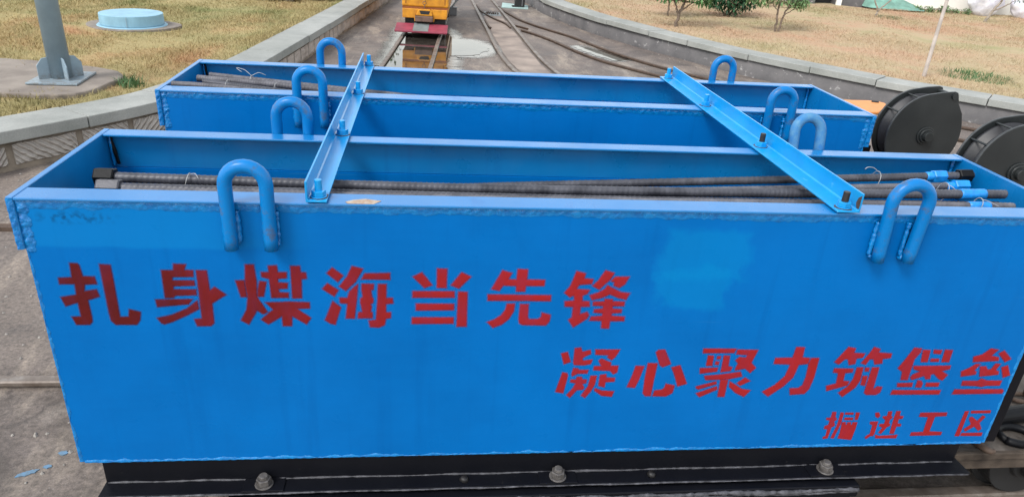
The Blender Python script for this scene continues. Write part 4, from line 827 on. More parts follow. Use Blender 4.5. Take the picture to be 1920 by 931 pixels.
rebar('dusty rebar along the front rim with a small blue band at its right end', [(.16, .135, -.037), (1.2, .138, -.040), (2.338, .146, -.034)], .0095, 'rod_pale', [], [(2.06, 2.115)])
rebar('rebar against the front rim, shortest and barely showing at right', [(.3, .095, -.042), (1.3, .098, -.044), (2.345, .108, -.038)], .0095, 'rod', [], [(1.95, 2.0)])
for k, (y, z) in enumerate(((.09, -.075), (.13, -.08), (.165, -.083), (.205, -.086), (.25, -.105), (.295, -.128), (.34, -.132), (.385, -.140), (.42, -.142))):
    rebar('rebar buried in the lower layer of the front box beneath the others', [(.06 + .03 * (k % 3), y, z), (1.2, y + .006, z - .003), (2.3 + .02 * (k % 3), y - .004, z)], .0105, ('rod', 'rod_pale')[k % 2], ribs=False)
RB = 'rebars in the rear blue box'
rebar('thick dark rebar at the left end of the rear box, lying on the bundle', [(.022, 1.20, -.026), (.40, 1.20, -.047), (1.1, 1.19, -.105)], .0115, 'rod_pale', group=RB)
rebar('pale rebar along the front rim of the rear box at its left end', [(.006, .985, .002), (.165, 1.0, -.008), (.7, 1.02, -.055)], .0095, 'rod_pale', group=RB)
rebar('rebar in the middle of the rear bundle, starting right of the thick one', [(.07, 1.1, -.014), (.278, 1.1, -.033), (.9, 1.1, -.085)], .0095, 'rod', group=RB)
rebar('thin pale rebar furthest back in the rear box bundle', [(.04, 1.285, -.032), (.695, 1.28, -.078), (1.2, 1.28, -.115)], .0095, 'rod_pale', group=RB)
rebar('second rebar by the front rim of the rear box, below the pale one', [(.012, 1.04, -.022), (.22, 1.045, -.035), (.8, 1.05, -.08)], .0095, 'rod_pale', group=RB)
def tie(label, c, r, tails, tilt=.3):
    mb = MB(); pts = [(c[0] + tilt * r * math.sin(a), c[1] + r * math.cos(a), c[2] + r * 1.15 * math.sin(a)) for a in np.linspace(-.6, 2 * math.pi - .9, 26)]
    mb.tube(pts, .0009, 6)
    for tl in tails: mb.tube(spline([(c[0] + tilt * r, c[1], c[2] + r)] + [(c[0] + a, c[1] + b, c[2] + d) for a, b, d in tl], 12), .0009, 6)
    o = mb.build('wire_tie', M['wire'], None, True); o.location = (0, 0, T); tag(o, label, 'wire tie', 'wire ties round the rebars')
tie('pale wire tie round the thick rebar near its left hex nut', (.275, .215, -.042), .018, [[(.02, -.005, .022), (.028, -.01, .012)]])
tie('wire tie with a curled tail standing up near the right angle bar', (2.075, .345, -.040), .021, [[(-.012, 0, .034), (-.03, 0, .036), (-.038, 0, .030)]])
tie('wire tie beside the right front lifting lug of the lettered box', (2.22, .26, -.040), .022, [[(.012, -.02, .020), (.03, -.03, .002)]])
tie('wire tie low against the front rim, right of the right lifting lug', (2.24, .15, -.033), .016, [[(.02, -.01, .014), (.045, -.02, .004)]])
tie('bow-shaped wire tie on the rear box rebars, furthest back', (.20, 1.215, -.030), .016, [[(-.02, .01, .034), (-.05, .02, .038), (-.03, .01, .026)], [(.03, 0, .028), (.055, 0, .020)]])
tie('wire tie round the front rebars of the rear box, left one', (.155, 1.06, -.018), .018, [[(.01, 0, .022)]])
tie('wire tie round the middle rebars of the rear box, right one', (.30, 1.12, -.036), .018, [[(.012, 0, .024)]])

# ------------------------------------------------------------------ flatcar carrying the boxes
car = thing('flatcar', 'low black flatcar with a dusty deck carrying both blue boxes on the front track', 'flatcar', (0, 0, 0))
DZ = .283
MB().box(.12, 3.35, .055, 1.36, DZ - .012, DZ).build('deck', M['deck'], car, False, .002)
rim = MB(); rim.box(1.80, 3.35, .040, .0545, DZ - .022, DZ + .002); rim.box(1.80, 3.35, .046, .060, DZ - .060, DZ - .026); rim.box(.12, 3.35, 1.361, 1.38, DZ - .05, DZ + .002)
rim.build('deck_edge', M['deckrim'], car, False, .003)
sb = MB(); sb.box(.35, 2.012, -.060, .048, .235, .274); sb.box(.35, 2.0, -.052, -.04, .12, .2345); sb.box(.35, 2.0, -.040, .046, .118, .128)
s_o = sb.build('side_beam', M['black'], car, False, .003)
lp = MB(); bead(lp, [(.36, -.0605, .262), (2.008, -.0605, .262)], .0065, .007); bead(lp, [(.36, -.0605, .252), (2.008, -.0605, .254)], .004, .009); lp.build('scraped_edge', M['worn_and_lit_edge'], s_o, True)
for bx in (.62, 1.45, 1.75, 1.90):
    b = MB(); b.cyl((bx, -.0605, .185), (bx, -.066, .185), .018); b.cyl((bx, -.066, .185), (bx, -.080, .185), .012, .011, 12); b.build('beam_bolt', M['bolt'], s_o)
for y0, y1 in ((.30, .36), (.66, .72), (1.0, 1.06)):
    MB().box(.14, 3.3, y0, y1, .15, DZ - .0125).build('sill', M['dark'], car)
for wx in (.42, 2.72):
    ax = MB().cyl((wx, .10, .145), (wx, .87, .145), .028, .028, 16).build('axle', M['dark'], car)
    for wy in (.175, .80):
        w = MB(); s = 1 if wy < .4 else -1
        w.cyl((wx, wy - .035 * s, .147), (wx, wy + .020 * s, .147), .115, .117, 36); w.cyl((wx, wy + .0205 * s, .147), (wx, wy + .035 * s, .147), .137, .137, 36)
        w.cyl((wx, wy - .05 * s, .147), (wx, wy - .0355 * s, .147), .045, .05, 20); w.build('wheel', M['dark'], ax, False, .003)
# scrap ironwork lying on the deck right of the front box
o = MB(); o.cyl((2.52, .16, DZ + .03), (2.72, .19, DZ + .032), .027, .027, 20); o.cyl((2.495, .156, DZ + .03), (2.52, .16, DZ + .03), .037, .037, 20); o.cyl((2.72, .19, DZ + .032), (2.735, .192, DZ + .032), .020, .016, 20)
tag(o.build('coupling_pin', M['nut'], None, False, .003), 'thick black coupling pin lying on the deck right of the lettered box', 'coupling pin')
pts = [(2.60 + .055 * math.cos(a), .105 + .04 * math.sin(a), DZ + .013) for a in np.linspace(-2.6, 2.6, 24)]
o = MB().tube(pts, .012, 12); o.cyl((2.553, .082, DZ + .013), (2.553, .128, DZ + .013), .010, .010, 12)
tag(o.build('shackle', M['nut'], None, True), 'black D-shaped shackle on the deck edge beside the coupling pin', 'shackle')
o = MB(); pts = [(2.475 + .02 * math.cos(a), .085 + .045 * math.sin(a), DZ + .010) for a in np.linspace(1.2, 5.2, 18)]
o.tube(pts, [.010] * 14 + [.008, .007, .006, .005], 10); tag(o.build('iron_hook', M['rail_dark'], None, True), 'small curved rusty hook on the deck near the lettered box corner', 'hook')
o = MB()
for k in range(5):
    cx, cy = 2.66 + .055 * k, .30 + .02 * math.sin(k * 2); up = k % 2
    P = [(cx + .042 * math.cos(a), cy + (0 if up else .022 * math.sin(a)), DZ + .012 + (.018 * (1 + math.sin(a)) if up else 0)) for a in np.linspace(0, 2 * math.pi, 21)]
    o.tube(P, .0075, 8, 0, 0, False)
tag(o.build('chain', M['rail_dark'], None, True), 'short rusty chain lying on the flatcar deck behind the coupling pin', 'chain')
o = MB(); o.hexa([(2.78, .07, DZ + .001), (2.95, .10, DZ + .001), (2.93, .19, DZ + .001), (2.77, .16, DZ + .001), (2.78, .07, DZ + .02), (2.95, .10, DZ + .028), (2.93, .19, DZ + .024), (2.77, .16, DZ + .018)])
tag(o.build('iron_plate', M['sheave'], None, False, .003), 'small black iron plate lying at the deck edge right of the shackle', 'iron plate')

# ------------------------------------------------------------------ sheave blocks
CX, CZ, R0 = 2.6285, .979, .1480
def cheek(gr=0):
    P = []
    for a in np.linspace(math.radians(-78), math.radians(20), 16): P.append((CX + R0 * .93 * math.cos(a), CZ + R0 * math.sin(a)))
    P += [(CX + .118, CZ + .085), (CX + .093, CZ + .120), (CX + .082, CZ + .150), (CX + .077, CZ + .159), (CX + .066, CZ + .1625)]
    P += [(CX + .02, CZ + .158)]
    for a in np.linspace(math.radians(97), math.radians(258), 26): P.append((CX + R0 * math.cos(a), CZ + R0 * math.sin(a) * 1.03))
    return P
def sheave_block(label, dx, yf, dz):
    t = thing('sheave_block', label, 'sheave block', (dx, yf, dz), 0, 'black sheave blocks on the flatcar deck')
    for ya in (0, .086):
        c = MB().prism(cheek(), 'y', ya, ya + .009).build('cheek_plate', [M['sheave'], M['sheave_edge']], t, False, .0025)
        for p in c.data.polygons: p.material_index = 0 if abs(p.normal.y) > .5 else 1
    w = MB(); prof = [(.012, .020), (.012, .128), (.018, .137), (.028, .137), (.040, .108), (.055, .108), (.067, .137), (.077, .137), (.083, .128), (.083, .020)]
    nn = 64; Rg = [[w.bm.verts.new((CX + r * math.cos(a), y, CZ + r * math.sin(a))) for a in [2 * math.pi * k / nn for k in range(nn)]] for y, r in prof]
    for A, B in zip(Rg, Rg[1:]):
        for i in range(nn): w.bm.faces.new((A[i], A[(i + 1) % nn], B[(i + 1) % nn], B[i]))
    pw = w.build('pulley_wheel', M['sheave_wheel'], t, True)
    for p in pw.data.polygons: p.use_smooth = abs(p.normal.y) < .98
    x = MB(); x.cyl((CX, -.0005, CZ), (CX, -.006, CZ), .033, .033, 32); x.cyl((CX, -.0062, CZ), (CX, -.012, CZ), .0265, .0255, 32); x.cyl((CX, -.0122, CZ), (CX, -.026, CZ), .0185, .0175, 24); x.cyl((CX, .02, CZ), (CX, .105, CZ), .018, .018, 20)
    x.build('axle_bolt', M['sheave'], t, False, .0015)
    pin = MB(); px, pz = CX + .066, CZ + .146
    pin.cyl((px, .0095, pz), (px, .0855, pz), .008, .008, 14); pin.cyl((px, -.006, pz), (px, -.0003, pz), .011, .011, 14)
    pin.build('corner_pin', M['sheave'], t)
    for ang, rr in ((112, .1425), (146, .1425)):
        a = math.radians(ang); MB().cyl((CX + rr * math.cos(a), .0095, CZ + rr * math.sin(a)), (CX + rr * math.cos(a), .0855, CZ + rr * math.sin(a)), .0032, .0032, 10).build('spacer', M['sheave'], t)
    br = MB()
    br.hexa([(CX - .07, -.004, DZ - dz + .0005), (CX + .07, -.004, DZ - dz + .0005), (CX + .07, .0985, DZ - dz + .0005), (CX - .07, .0985, DZ - dz + .0005), (CX - .03, .010, CZ - .13), (CX + .03, .010, CZ - .13), (CX + .03, .0855, CZ - .13), (CX - .03, .0855, CZ - .13)])
    br.build('support_bracket', M['sheave'], t, False, .003)
    return t
sheave_block('black sheave block shown whole beyond the right end of the second blue box', 0, .93, 0)
sheave_block('black sheave block at the right edge beside the lettered box, nearer and partly cut off', .004, .487, .015)

# ------------------------------------------------------------------ orange trolley behind the sheaves
tr = thing('orange_trolley', 'low machine with a flat orange top plate behind the rear box and sheave block', 'trolley', (0, 0, 0))
oz = .742
pl = [(2.55, 2.17), (3.19, 2.17), (3.27, 2.185), (3.41, 2.33), (3.44, 2.40), (3.42, 2.44), (3.36, 2.455), (2.55, 2.40)]
op = MB().prism(pl, 'z', oz, oz + .014).build('top_plate', M['orange'], tr, False, .004)
MB().cyl((3.365, 2.415, oz + .0142), (3.40, 2.405, oz + .0146), .008, .008, 8).build('slot', M['dark'], op)
MB().box(2.6, 3.2, 2.20, 2.39, .16, oz - .001).build('body', M['dark'], tr, False, .006)
for wx in (2.72, 3.08):
    for wy in (2.21, 2.38): MB().cyl((wx, wy - .02, .10), (wx, wy + .02, .10), .10, .10, 28).build('wheel', M['dark'], tr, False, .003)

# ------------------------------------------------------------------ yellow mine locomotive
LY = 8.66; lc = thing('locomotive', 'small yellow mine locomotive with a crimson rubber bumper beyond the puddle', 'locomotive', (.773, LY, 0), math.radians(-3.2))
def X(x): return x - .773
low = MB()
low.prism([(X(.469), .221), (X(.625), .221), (X(.63), .176), (X(.645), .176), (X(.645), .262), (X(.878), .262), (X(.878), .176), (X(.893), .176), (X(.90), .221), (X(1.062), .221), (X(1.066), .340), (X(.855), .340), (X(.835), .332), (X(.70), .332), (X(.68), .340), (X(.469), .340)], 'y', 0, .05)
low.box(-.30, .29, .0505, 2.3, .221, .340); low.build('buffer_beam', M['loco'], lc, False, .006)
bd = MB(); bd.box(X(.462), X(1.082), .022, 2.3, .366, .93); body = bd.build('body', M['loco'], lc, False, .018)
MB().box(X(.466), X(1.078), .030, 2.29, .3405, .3655).build('seam', M['locodark'], lc)
MB().box(X(.510), X(.518), .017, .0218, .40, .90).box(X(1.030), X(1.038), .017, .0218, .40, .90).box(X(.52), X(1.028), .017, .0218, .896, .904).build('door_seam', M['locodark'], body)
nb = MB(); nb.prism([(X(.655), .2625), (X(.872), .2625), (X(.862), .318), (X(.84), .345), (X(.70), .345), (X(.676), .318)], 'y', -.045, -.0005); nb.build('coupler_housing', M['loco'], lc, False, .006)
MB().prism([(X(.70), .325), (X(.842), .325), (X(.825), .281), (X(.718), .281)], 'y', -.0475, -.0455).build('coupler_mouth', M['dark'], lc)
MB().box(X(.643), X(.880), -.085, -.002, .188, .259).build('coupler_block', M['coupler'], lc, False, .008)
bmp = MB()
def slab(x0, x1, t, off=0.0): return [(x0, -.33, .078 + off), (x1, -.33, .078 + off), (x1, -.02, .132 + off), (x0, -.02, .132 + off), (x0, -.33, .078 + off + t), (x1, -.33, .078 + off + t), (x1, -.02, .132 + off + t), (x0, -.02, .132 + off + t)]
bmp.hexa(slab(X(.395), X(1.084), .026)); bp_ = bmp.build('rubber_bumper', M['bumper'], lc, False, .008)
MB().hexa(slab(X(.63), X(.833), .003, .0265)).build('bumper_plate', M['bumpgrey'], bp_, False, .001)
MB().box(X(.60), X(.66), -.03, .06, .10, .158).box(X(.86), X(.92), -.03, .06, .10, .158).build('bumper_bracket', M['dark'], bp_)
for wx in (.535, 1.005):
    for wy in (.22, 1.7):
        MB().cyl((X(wx) - .035, wy, .19), (X(wx) + .035, wy, .19), .165, .165, 30).build('wheel', M['dark'], lc, False, .004)
MB().box(-.24, .24, .06, 2.2, .10, .220).build('underframe', M['dark'], lc)
hk = MB(); P = [(X(.763) + .022 * math.cos(a), -.004, .42 + .022 * math.sin(a)) for a in np.linspace(0, 2 * math.pi, 17)]; hk.tube(P, .0045, 8, 0, 0, False)
hk.tube([(X(.763), -.003, .398), (X(.766), -.004, .372), (X(.760), -.02, .35)], .005, 8); hk.tube([(X(.775), -.003, .44), (X(.79), .012, .50), (X(.80), .014, .62)], .0035, 6)
hk.build('hook_chain', M['coupler'], lc, True)
cb = MB(); cb.box(-.31, .31, 1.35, 2.28, .931, 1.38); cab = cb.build('cab', M['loco'], lc, False, .02)
MB().box(-.24, .24, 1.342, 1.3495, 1.06, 1.30).build('window', M['dark'], cab, False, .003)
hl = MB().cyl((0, .0, .83), (0, .0215, .83), .055, .06, 24).build('headlight', M['bumpgrey'], lc, False, .003)

o = thing('control_box', 'small grey control box standing by the locomotive with a bent conduit', 'control box', (1.20, 10.72, 0))
MB().box(-.07, .07, 0, .12, .0, .115).build('case', M['greybox'], o, False, .008); MB().box(-.078, .078, -.005, .125, .1155, .13).build('lid', M['greybox'], o, False, .004)
MB().tube(spline([(-.01, .06, .13), (.05, .10, .20), (.16, .20, .28), (.30, .30, .31)], 16), .012, 10).build('conduit', M['bumpgrey'], o, True)
o = thing('switch_box', 'dark green switch box on a pale teal plate at the far end of the tracks', 'switch box', (2.47, 12.18, 0))
MB().prism([(-.09, .014), (.085, .014), (.085, .36), (0, .36), (-.09, .27)], 'y', 0, .16).build('case', M['leaf_dark'] if False else M['dark'], o, False, .01)
MB().box(-.14, -.06, -.02, .12, .014, .03).build('foot', M['dark'], o)
MB().box(.03, .045, -.004, -.0005, .03, .34).build('stripe', M['greybox'], o)
o = MB().prism([(2.12, 12.05), (2.60, 12.0), (2.66, 12.5), (2.2, 12.75)], 'z', .001, .012).build('base_plate', M['teal']); tag(o, 'pale teal steel plate under the dark switch box', 'steel plate')
o = MB().box(1.72, 2.02, 10.9, 11.35, .001, .010).build('cover_plate', M['bumpgrey']); tag(o, 'pale worn cover plate between the rails of the middle track', 'cover plate')
o = MB()
for k in range(7): o.tube([(1.76 + .035 * k, 11.05 + .02 * (k % 3), .02), (1.80 + .03 * k, 11.2 + .03 * ((k * 2) % 3), .024)], .012, 6)
tag(o.build('scrap_iron', M['rail_dark'], None, True), 'small heap of dark scrap bars on the pale cover plate', 'scrap iron')

# ------------------------------------------------------------------ left lawn: lamp pole, footing, well cover
px, py = POLE
pz0 = .275
ft = MB()
fpts = [(-3.2, 4.95), (-3.1, 3.75), (-2.35, 3.72), (-2.02, 3.80), (-1.66, 3.78), (-1.55, 3.98), (-1.50, 4.42), (-1.62, 4.62), (-2.2, 4.85)]
V = ragged(fpts, .06, .012, 9)
ft.prism([(p.x, p.y) for p in V], 'z', .10, pz0); tag(ft.build('concrete_footing', M['footing'], None, False, .012), 'worn brown concrete footing slab under the grey pole', 'footing')
pole = thing('lamp_pole', 'thick grey-blue steel pole with four gusset plates on a square base, left lawn', 'pole', (px, py, pz0))
a0 = math.radians(4)
def rot(x, y, a=a0): return (x * math.cos(a) - y * math.sin(a), x * math.sin(a) + y * math.cos(a))
MB().prism([rot(-.17, -.205), rot(.17, -.205), rot(.17, .205), rot(-.17, .205)], 'z', .004, .018).build('base_plate', M['pole'], pole, False, .002)
MB().cyl((0, 0, .0185), (0, 0, 3.6), .074, .066, 48).build('shaft', M['pole'], pole, True)
for k in range(4):
    a = a0 + math.radians(37) + k * math.pi / 2; u = Vector((math.cos(a), math.sin(a), 0)); n = Vector((-u.y, u.x, 0)) * .004
    prof = [(.070, .0186), (.150, .0186), (.150, .115), (.110, .165), (.070, .170)]
    g = MB(); A = [g.bm.verts.new(u * r + n + Vector((0, 0, z))) for r, z in prof]; B = [g.bm.verts.new(u * r - n + Vector((0, 0, z))) for r, z in prof]
    g.bm.faces.new(A); g.bm.faces.new(B[::-1])
    for i in range(5): g.bm.faces.new((A[i], B[i], B[(i + 1) % 5], A[(i + 1) % 5]))
    g.build('gusset', M['pole'], pole, False, .001)
well = thing('well_cover', 'round pale-blue painted well cover standing proud of the left lawn', 'well cover', (*WELL, LAWN))
MB().prism([(.47 * math.cos(a) * (1 + .06 * math.sin(3 * a)), .40 * math.sin(a) * (1 + .05 * math.cos(4 * a))) for a in np.linspace(0, 2 * math.pi, 40, endpoint=False)], 'z', -.03, .018).build('collar', M['footing'], well, False, .006)
MB().cyl((0, 0, .0185), (0, 0, .028), .345, .335, 56).build('flange', M['lid'], well)
lid = MB().cyl((0, 0, .0285), (0, 0, .140), .315, .312, 64).build('drum', M['lid'], well, False, .006)
MB().box(.055, .060, -.3158, -.3145, .032, .135).build('weld_seam', M['pole'], lid)
sl = thing('concrete_slab', 'long pale concrete slab lying at the top of the left lawn', 'slab', (-1.35, 9.55, LAWN), .12)
MB().box(-.75, .32, -.05, .35, .045, .105).build('top', M['coping'], sl, False, .01)
MB().box(-.68, -.55, .0, .3, 0, .0445).build('support', M['footing'], sl); MB().box(.12, .25, .0, .3, 0, .0445).build('support', M['footing'], sl)

# ------------------------------------------------------------------ vegetation
def leaves(name, centres, n, size, mat, parent, droop=.5, seed=1, narrow=.38):
    """crown of small folded leaves spread through several clumps; tone is the leaf's own shade of green"""
    r = np.random.default_rng(seed); V, F, A = [], [], []
    W = np.array([c[3] ** 2 for c in centres]); W = W / W.sum()
    for k in range(n):
        cx, cy, cz, rad = centres[r.choice(len(centres), p=W)]
        d = r.normal(size=3); d /= np.linalg.norm(d); p = np.array([cx, cy, cz]) + d * rad * r.random() ** .45 * np.array([1, 1, .75])
        L = size * r.uniform(.6, 1.35); a = r.uniform(0, 2 * np.pi); el = r.normal(-droop, .45)
        u = np.array([np.cos(a) * np.cos(el), np.sin(a) * np.cos(el), np.sin(el)]); s = np.cross(u, [0, 0, 1.]); s /= np.linalg.norm(s) + 1e-9
        up = np.cross(s, u); w = L * narrow * .5; i = len(V); f = up * w * .35
        V += [p, p + u * L * .5 + s * w + f, p + u * L, p + u * L * .5 - s * w + f, p + u * L * .5]
        F += [(i, i + 1, i + 4), (i + 1, i + 2, i + 4), (i + 2, i + 3, i + 4), (i + 3, i, i + 4)]
        A += [float(np.clip(r.normal(.5, .28), 0, 1))] * 5
    o = np_mesh(name, V, F, M[mat], False, {'tone': A}); o.parent = parent; return o
def limb(mb, p, q, r0, r1, wob=.02, n=8):
    p, q = Vector(p), Vector(q); P = [p + (q - p) * k / n + Vector((random.uniform(-wob, wob), random.uniform(-wob, wob), 0)) * math.sin(math.pi * k / n) for k in range(n + 1)]
    mb.tube(P, [r0 + (r1 - r0) * k / n for k in range(n + 1)], 8); return P
def tree(name, label, cat, base, stems, clumps, nleaf, size, leaf, bark='bark', seed=1, group=None, droop=.5, twigs=18):
    t = thing(name, label, cat, (*base, LAWN - .02), 0, group); mb = MB(); random.seed(seed)
    tips = []
    for s in stems:
        for k in range(len(s) - 1): limb(mb, s[k][:3], s[k + 1][:3], s[k][3], s[k + 1][3], .012)
        tips.append(s[-1])
    for k in range(twigs):
        tp = random.choice(tips); c = random.choice(clumps) if clumps else (tp[0] + random.uniform(-.3, .3), tp[1], tp[2] + .3, .2)
        q = (c[0] + random.uniform(-.6, .6) * c[3], c[1] + random.uniform(-.6, .6) * c[3], c[2] + random.uniform(-.6, .6) * c[3]); limb(mb, tp[:3], q, tp[3] * .6, .003, .02, 6)
    mb.build('trunk', M[bark], t, True)
    if nleaf: leaves('crown', clumps, nleaf, size, leaf, t, droop, seed)
    return t
LG = 'small green trees behind the grey wall'
tree('young_tree', 'young green tree with one leaning trunk just behind the grey wall', 'tree', (4.36, 8.98),
     [[(0, 0, 0, .026), (.03, .02, .20, .022), (.10, .05, .36, .017)], [(.03, .02, .18, .015), (-.06, .02, .36, .010)], [(.03, .02, .22, .014), (.20, 0, .36, .008)]],
     [(-.22, .0, .46, .14), (.02, .0, .52, .18), (.27, -.05, .47, .15), (.40, .1, .42, .13), (.12, .2, .74, .26), (-.1, .1, .95, .28), (.2, 0, 1.15, .28)], 2600, .075, 'leaf', seed=3, group=LG)
tree('young_tree', 'pale thin-leaved tree with two stems rising together behind the grey wall', 'tree', (5.93, 9.05),
     [[(-.02, 0, 0, .018), (-.03, .02, .25, .015), (-.02, .03, .50, .012)], [(.02, 0, 0, .017), (.06, .02, .20, .014), (.14, .03, .42, .011)], [(.06, .02, .24, .008), (.22, .0, .36, .005)], [(-.03, .02, .30, .007), (-.14, .0, .40, .005)]],
     [(-.25, .05, .44, .15), (.0, .05, .50, .17), (.25, .0, .44, .15), (.36, .1, .46, .13), (-.42, .1, .5, .14), (.05, .1, .75, .28), (-.1, .1, 1.0, .3)], 2300, .062, 'leaf_pale', seed=5, group=LG, droop=.7)
tree('shrub', 'dense dark green shrub between the two young trees', 'shrub', (5.72, 10.5),
     [[(0, 0, 0, .02), (0, 0, .35, .012)], [(.02, 0, 0, .015), (.2, 0, .3, .008)], [(-.02, 0, 0, .015), (-.2, 0, .3, .008)]],
     [(-.22, 0, .26, .20), (.05, -.05, .22, .20), (.28, 0, .30, .22), (0, .1, .55, .34), (.2, .1, .8, .3), (-.35, .1, .5, .25)], 3600, .08, 'leaf_dark', seed=8, group=LG)
tree('young_tree', 'small green sapling half hidden behind the leaning young tree', 'tree', (4.62, 10.2),
     [[(0, 0, 0, .016), (0, .02, .22, .013), (-.04, .03, .40, .010)]], [(-.2, 0, .42, .16), (.1, 0, .36, .16), (0, .1, .7, .26), (.32, .1, .5, .2)], 1500, .075, 'leaf', seed=13, group=LG)
tree('bare_sapling', 'bare forked sapling on the far right lawn in front of the green netting', 'sapling', (9.02, 11.62),
     [[(0, 0, 0, .022), (.03, 0, .12, .016), (-.10, 0, .34, .010), (-.18, .1, .8, .005)], [(.03, 0, .12, .014), (.24, 0, .34, .011), (.42, .1, .75, .005)]], [], 0, .05, 'leaf', 'bark_pale', 17, 'bare saplings', twigs=5)
tree('bare_sapling', 'leaning bare sapling with a few leaves before the white bundles at right', 'sapling', (11.42, 11.85),
     [[(0, 0, 0, .028), (.10, 0, .22, .024), (.22, .02, .38, .018), (.30, .03, .75, .008)], [(.10, 0, .22, .016), (.30, .02, .30, .012), (.52, .04, .42, .006)]],
     [(.45, .0, .50, .13), (.62, .0, .42, .10), (.25, 0, .7, .2)], 90, .06, 'leaf_dark', 'bark_pale', 19, 'bare saplings', twigs=8)
tree('shrub', 'dark leafy shrub behind the pale slab on the left lawn', 'shrub', (-.80, 9.95),
     [[(0, 0, 0, .02), (0, 0, .3, .01)]], [(-.18, 0, .2, .18), (.08, 0, .18, .17), (0, .1, .5, .3)], 1800, .06, 'leaf_dark', seed=23)
tree('shrub', 'yellow-green leafy shrub beside the coping at the top of the left lawn', 'shrub', (-.50, 10.9),
     [[(0, 0, 0, .015), (0, 0, .2, .01)]], [(-.12, -.2, .10, .16), (.0, 0, .15, .20), (-.25, .1, .2, .2)], 1300, .05, 'leaf_pale', seed=29)
tree('round_tree', 'broad green tree beyond the left lawn, showing only in the puddle reflection', 'tree', (-1.1, 15.6),
     [[(0, 0, 0, .08), (0, 0, .5, .07), (.1, 0, 1.2, .05)], [(0, 0, .5, .05), (-.5, .1, 1.2, .03)]],
     [(.55, 0, .75, .55), (-.2, 0, .9, .7), (.3, .1, 1.5, .7), (-.6, .2, 1.5, .6), (.8, .3, 1.3, .5)], 5000, .11, 'leaf', seed=31)
def tuft(label, x, y, n, h, mat, rad, seed):
    r = random.Random(seed); mb = MB()
    for k in range(n):
        a = r.uniform(0, 6.28); d = r.random() ** .6 * rad; p = Vector((x + d * math.cos(a), y + d * math.sin(a), LAWN - .005)); hh = h * r.uniform(.5, 1.1); l = Vector((r.uniform(-.5, .5), r.uniform(-.5, .5), 1)) * hh
        s = Vector((math.cos(a + 1.5), math.sin(a + 1.5), 0)) * .004
        v = [mb.bm.verts.new(q) for q in (p - s, p + s, p + l * .6 + s * .8, p + l * .6 - s * .8)]; mb.bm.faces.new(v); tip = mb.bm.verts.new(p + l + Vector((l.x, l.y, 0)) * .5); mb.bm.faces.new((v[3], v[2], tip))
    tag(mb.build('grass_tuft', M[mat]), label, 'grass tuft', 'green grass tufts on the lawns')
tuft('green grass tuft at the right corner of the pole footing', -1.42, 4.28, 140, .085, 'leaf_pale', .11, 1)
tuft('wide green grass tuft by the thin stake behind the grey wall', 6.95, 6.10, 500, .055, 'leaf_pale', .40, 2)
tuft('straw tuft at the front edge of the pole footing', -1.85, 3.70, 260, .06, 'lawnL', .26, 3)
tuft('green grass patch under the bare forked sapling', 9.25, 11.5, 200, .05, 'leaf', .25, 4)

# ------------------------------------------------------------------ far right: stake, string, boundary wall and clutter
st = MB().tube(spline([(6.28, 6.04, .16), (6.31, 6.08, 1.0), (6.34, 6.10, 2.1)], 14), [.022 - .0006 * k for k in range(15)], 10).build('garden_stake', M['bamboo'], None, True)
tag(st, 'thin pale stake standing upright on the right lawn behind the grey wall', 'stake')
bw = thing('boundary_wall', 'bright off-white rendered boundary wall at the far right', 'wall', (0, 0, 0))
MB().hexa([(10.55, 14.0, 0), (20, 12.0, 0), (20.1, 12.25, 0), (10.6, 14.25, 0), (10.55, 14.0, 2.6), (20, 12.0, 2.6), (20.1, 12.25, 2.6), (10.6, 14.25, 2.6)]).build('wall_panel', M['white'], bw)
MB().hexa([(10.5, 13.95, 2.601), (20, 11.95, 2.601), (20.1, 12.3, 2.601), (10.55, 14.3, 2.601), (10.5, 13.95, 2.7), (20, 11.95, 2.7), (20.1, 12.3, 2.7), (10.55, 14.3, 2.7)]).build('wall_cap', M['coping'], bw)
def bundle(label, x, y, w, h, seed):
    r = random.Random(seed); mb = MB(); bmesh.ops.create_icosphere(mb.bm, subdivisions=4, radius=1)
    for v in mb.bm.verts:
        c = v.co.copy(); n = math.sin(c.x * 7 + seed) * math.sin(c.z * 9) * .10 + math.sin(c.x * 17 - c.y * 9) * math.sin(c.z * 21 + seed) * .05
        v.co = Vector((c.x * w * (1 + n), c.y * .22 * (1 + n), (c.z * .5 + .5) * h * (1 + n * .4)))
    o = mb.build('white_bundle', M['lavender'], None, True); o.location = (x, y, LAWN - .06); tag(o, label, 'bundle', 'white bundles against the boundary wall')
bundle('wider pale lavender-white bundle against the far white wall', 12.35, 13.15, .42, 1.0, 2)
bundle('narrower pale white bundle right of the leaning sapling', 13.05, 12.95, .24, .75, 5)
nt = MB(); A = ragged([(9.75, 13.05), (10.75, 12.85), (11.1, 13.1), (11.0, 13.6), (9.8, 13.9)], .12, .03, 4); cen = sum(A, Vector()) / len(A); tops = nt.bm.verts.new((cen.x - .4, cen.y + .2, LAWN + .30)); ring = [nt.bm.verts.new((p.x, p.y, LAWN + .02)) for p in A]; mid = [nt.bm.verts.new(((p.x + cen.x - .4) / 2, (p.y + cen.y + .2) / 2, LAWN + random.uniform(.16, .26))) for p in A]
for k in range(len(A)):
    j = (k + 1) % len(A); nt.bm.faces.new((ring[k], ring[j], mid[j], mid[k])); nt.bm.faces.new((mid[k], mid[j], tops))
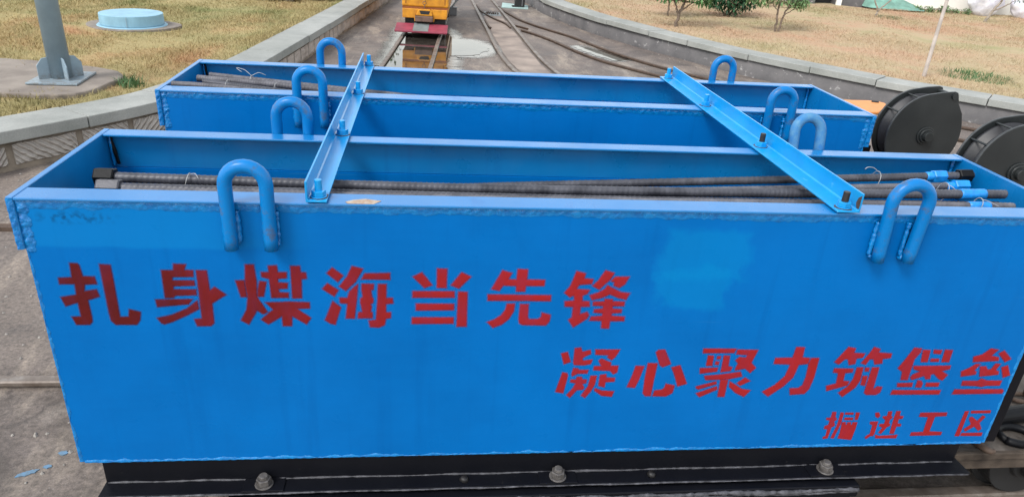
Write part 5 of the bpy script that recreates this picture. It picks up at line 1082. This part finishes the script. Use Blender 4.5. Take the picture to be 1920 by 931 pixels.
tag(nt.build('shade_net', M['net'], None, True), 'green shade netting heaped on the lawn before the white wall', 'netting')
sh = thing('grey_shed', 'low grey shed with a dark opening at the top of the right lawn', 'shed', (8.55, 13.6, LAWN), -.18)
MB().box(-1.6, .28, 0, 1.2, -.05, 1.7).box(.7, 1.5, 0, 1.2, -.05, 1.7).box(.2805, .6995, 0, 1.2, .42, 1.7).build('wall', M['gwall'], sh, False, .01)
MB().box(.2805, .6995, .3, .35, -.05, .4195).build('opening', M['dark'], sh); MB().box(.70, .80, -.06, -.002, -.05, 1.6).build('post', M['white'], sh); MB().box(-1.75, 1.65, -.2, 1.3, 1.701, 1.8).build('roof', M['greybox'], sh)
o = MB(); V = ragged([(13.9, 12.95), (15.6, 12.4), (15.8, 12.6), (14.1, 13.1)], .1, .02, 6); o.prism([(p.x, p.y) for p in V], 'z', LAWN - .02, LAWN + .10); tag(o.build('brick_rubble', M['redclay'], None, False, .02), 'low ridge of reddish rubble at the foot of the white wall', 'rubble')
tree('shrub', 'low weeds along the foot of the white boundary wall', 'weeds', (11.3, 13.05), [[(0, 0, 0, .006), (0, 0, .1, .004)]], [(-.5, 0, .07, .12), (-.2, .05, .06, .12), (.1, 0, .09, .14), (.35, 0, .06, .1), (.6, 0, .07, .1)], 1300, .05, 'leaf_pale', seed=37)

# ------------------------------------------------------------------ small traces on the yard
for k, (x, y, a, b, r) in enumerate(((-.36, .365, .036, .009, .5), (-.315, .392, .016, .009, .2), (-.296, .452, .018, .012, 0))):
    V = ragged([(x + a * math.cos(t) * math.cos(r) - b * math.sin(t) * math.sin(r), y + a * math.cos(t) * math.sin(r) + b * math.sin(t) * math.cos(r)) for t in np.linspace(0, 6.28, 12, endpoint=False)], .006, .0025, k)
    mb = MB(); mb.prism([(p.x, p.y) for p in V], 'z', .0005, .003); tag(mb.build('paint_splash', M['dried']), ('longest', 'middle', 'furthest and roundest')[k] + ' of three sky-blue paint splashes on the ground at lower left', 'paint splash', 'blue paint splashes on the ground')
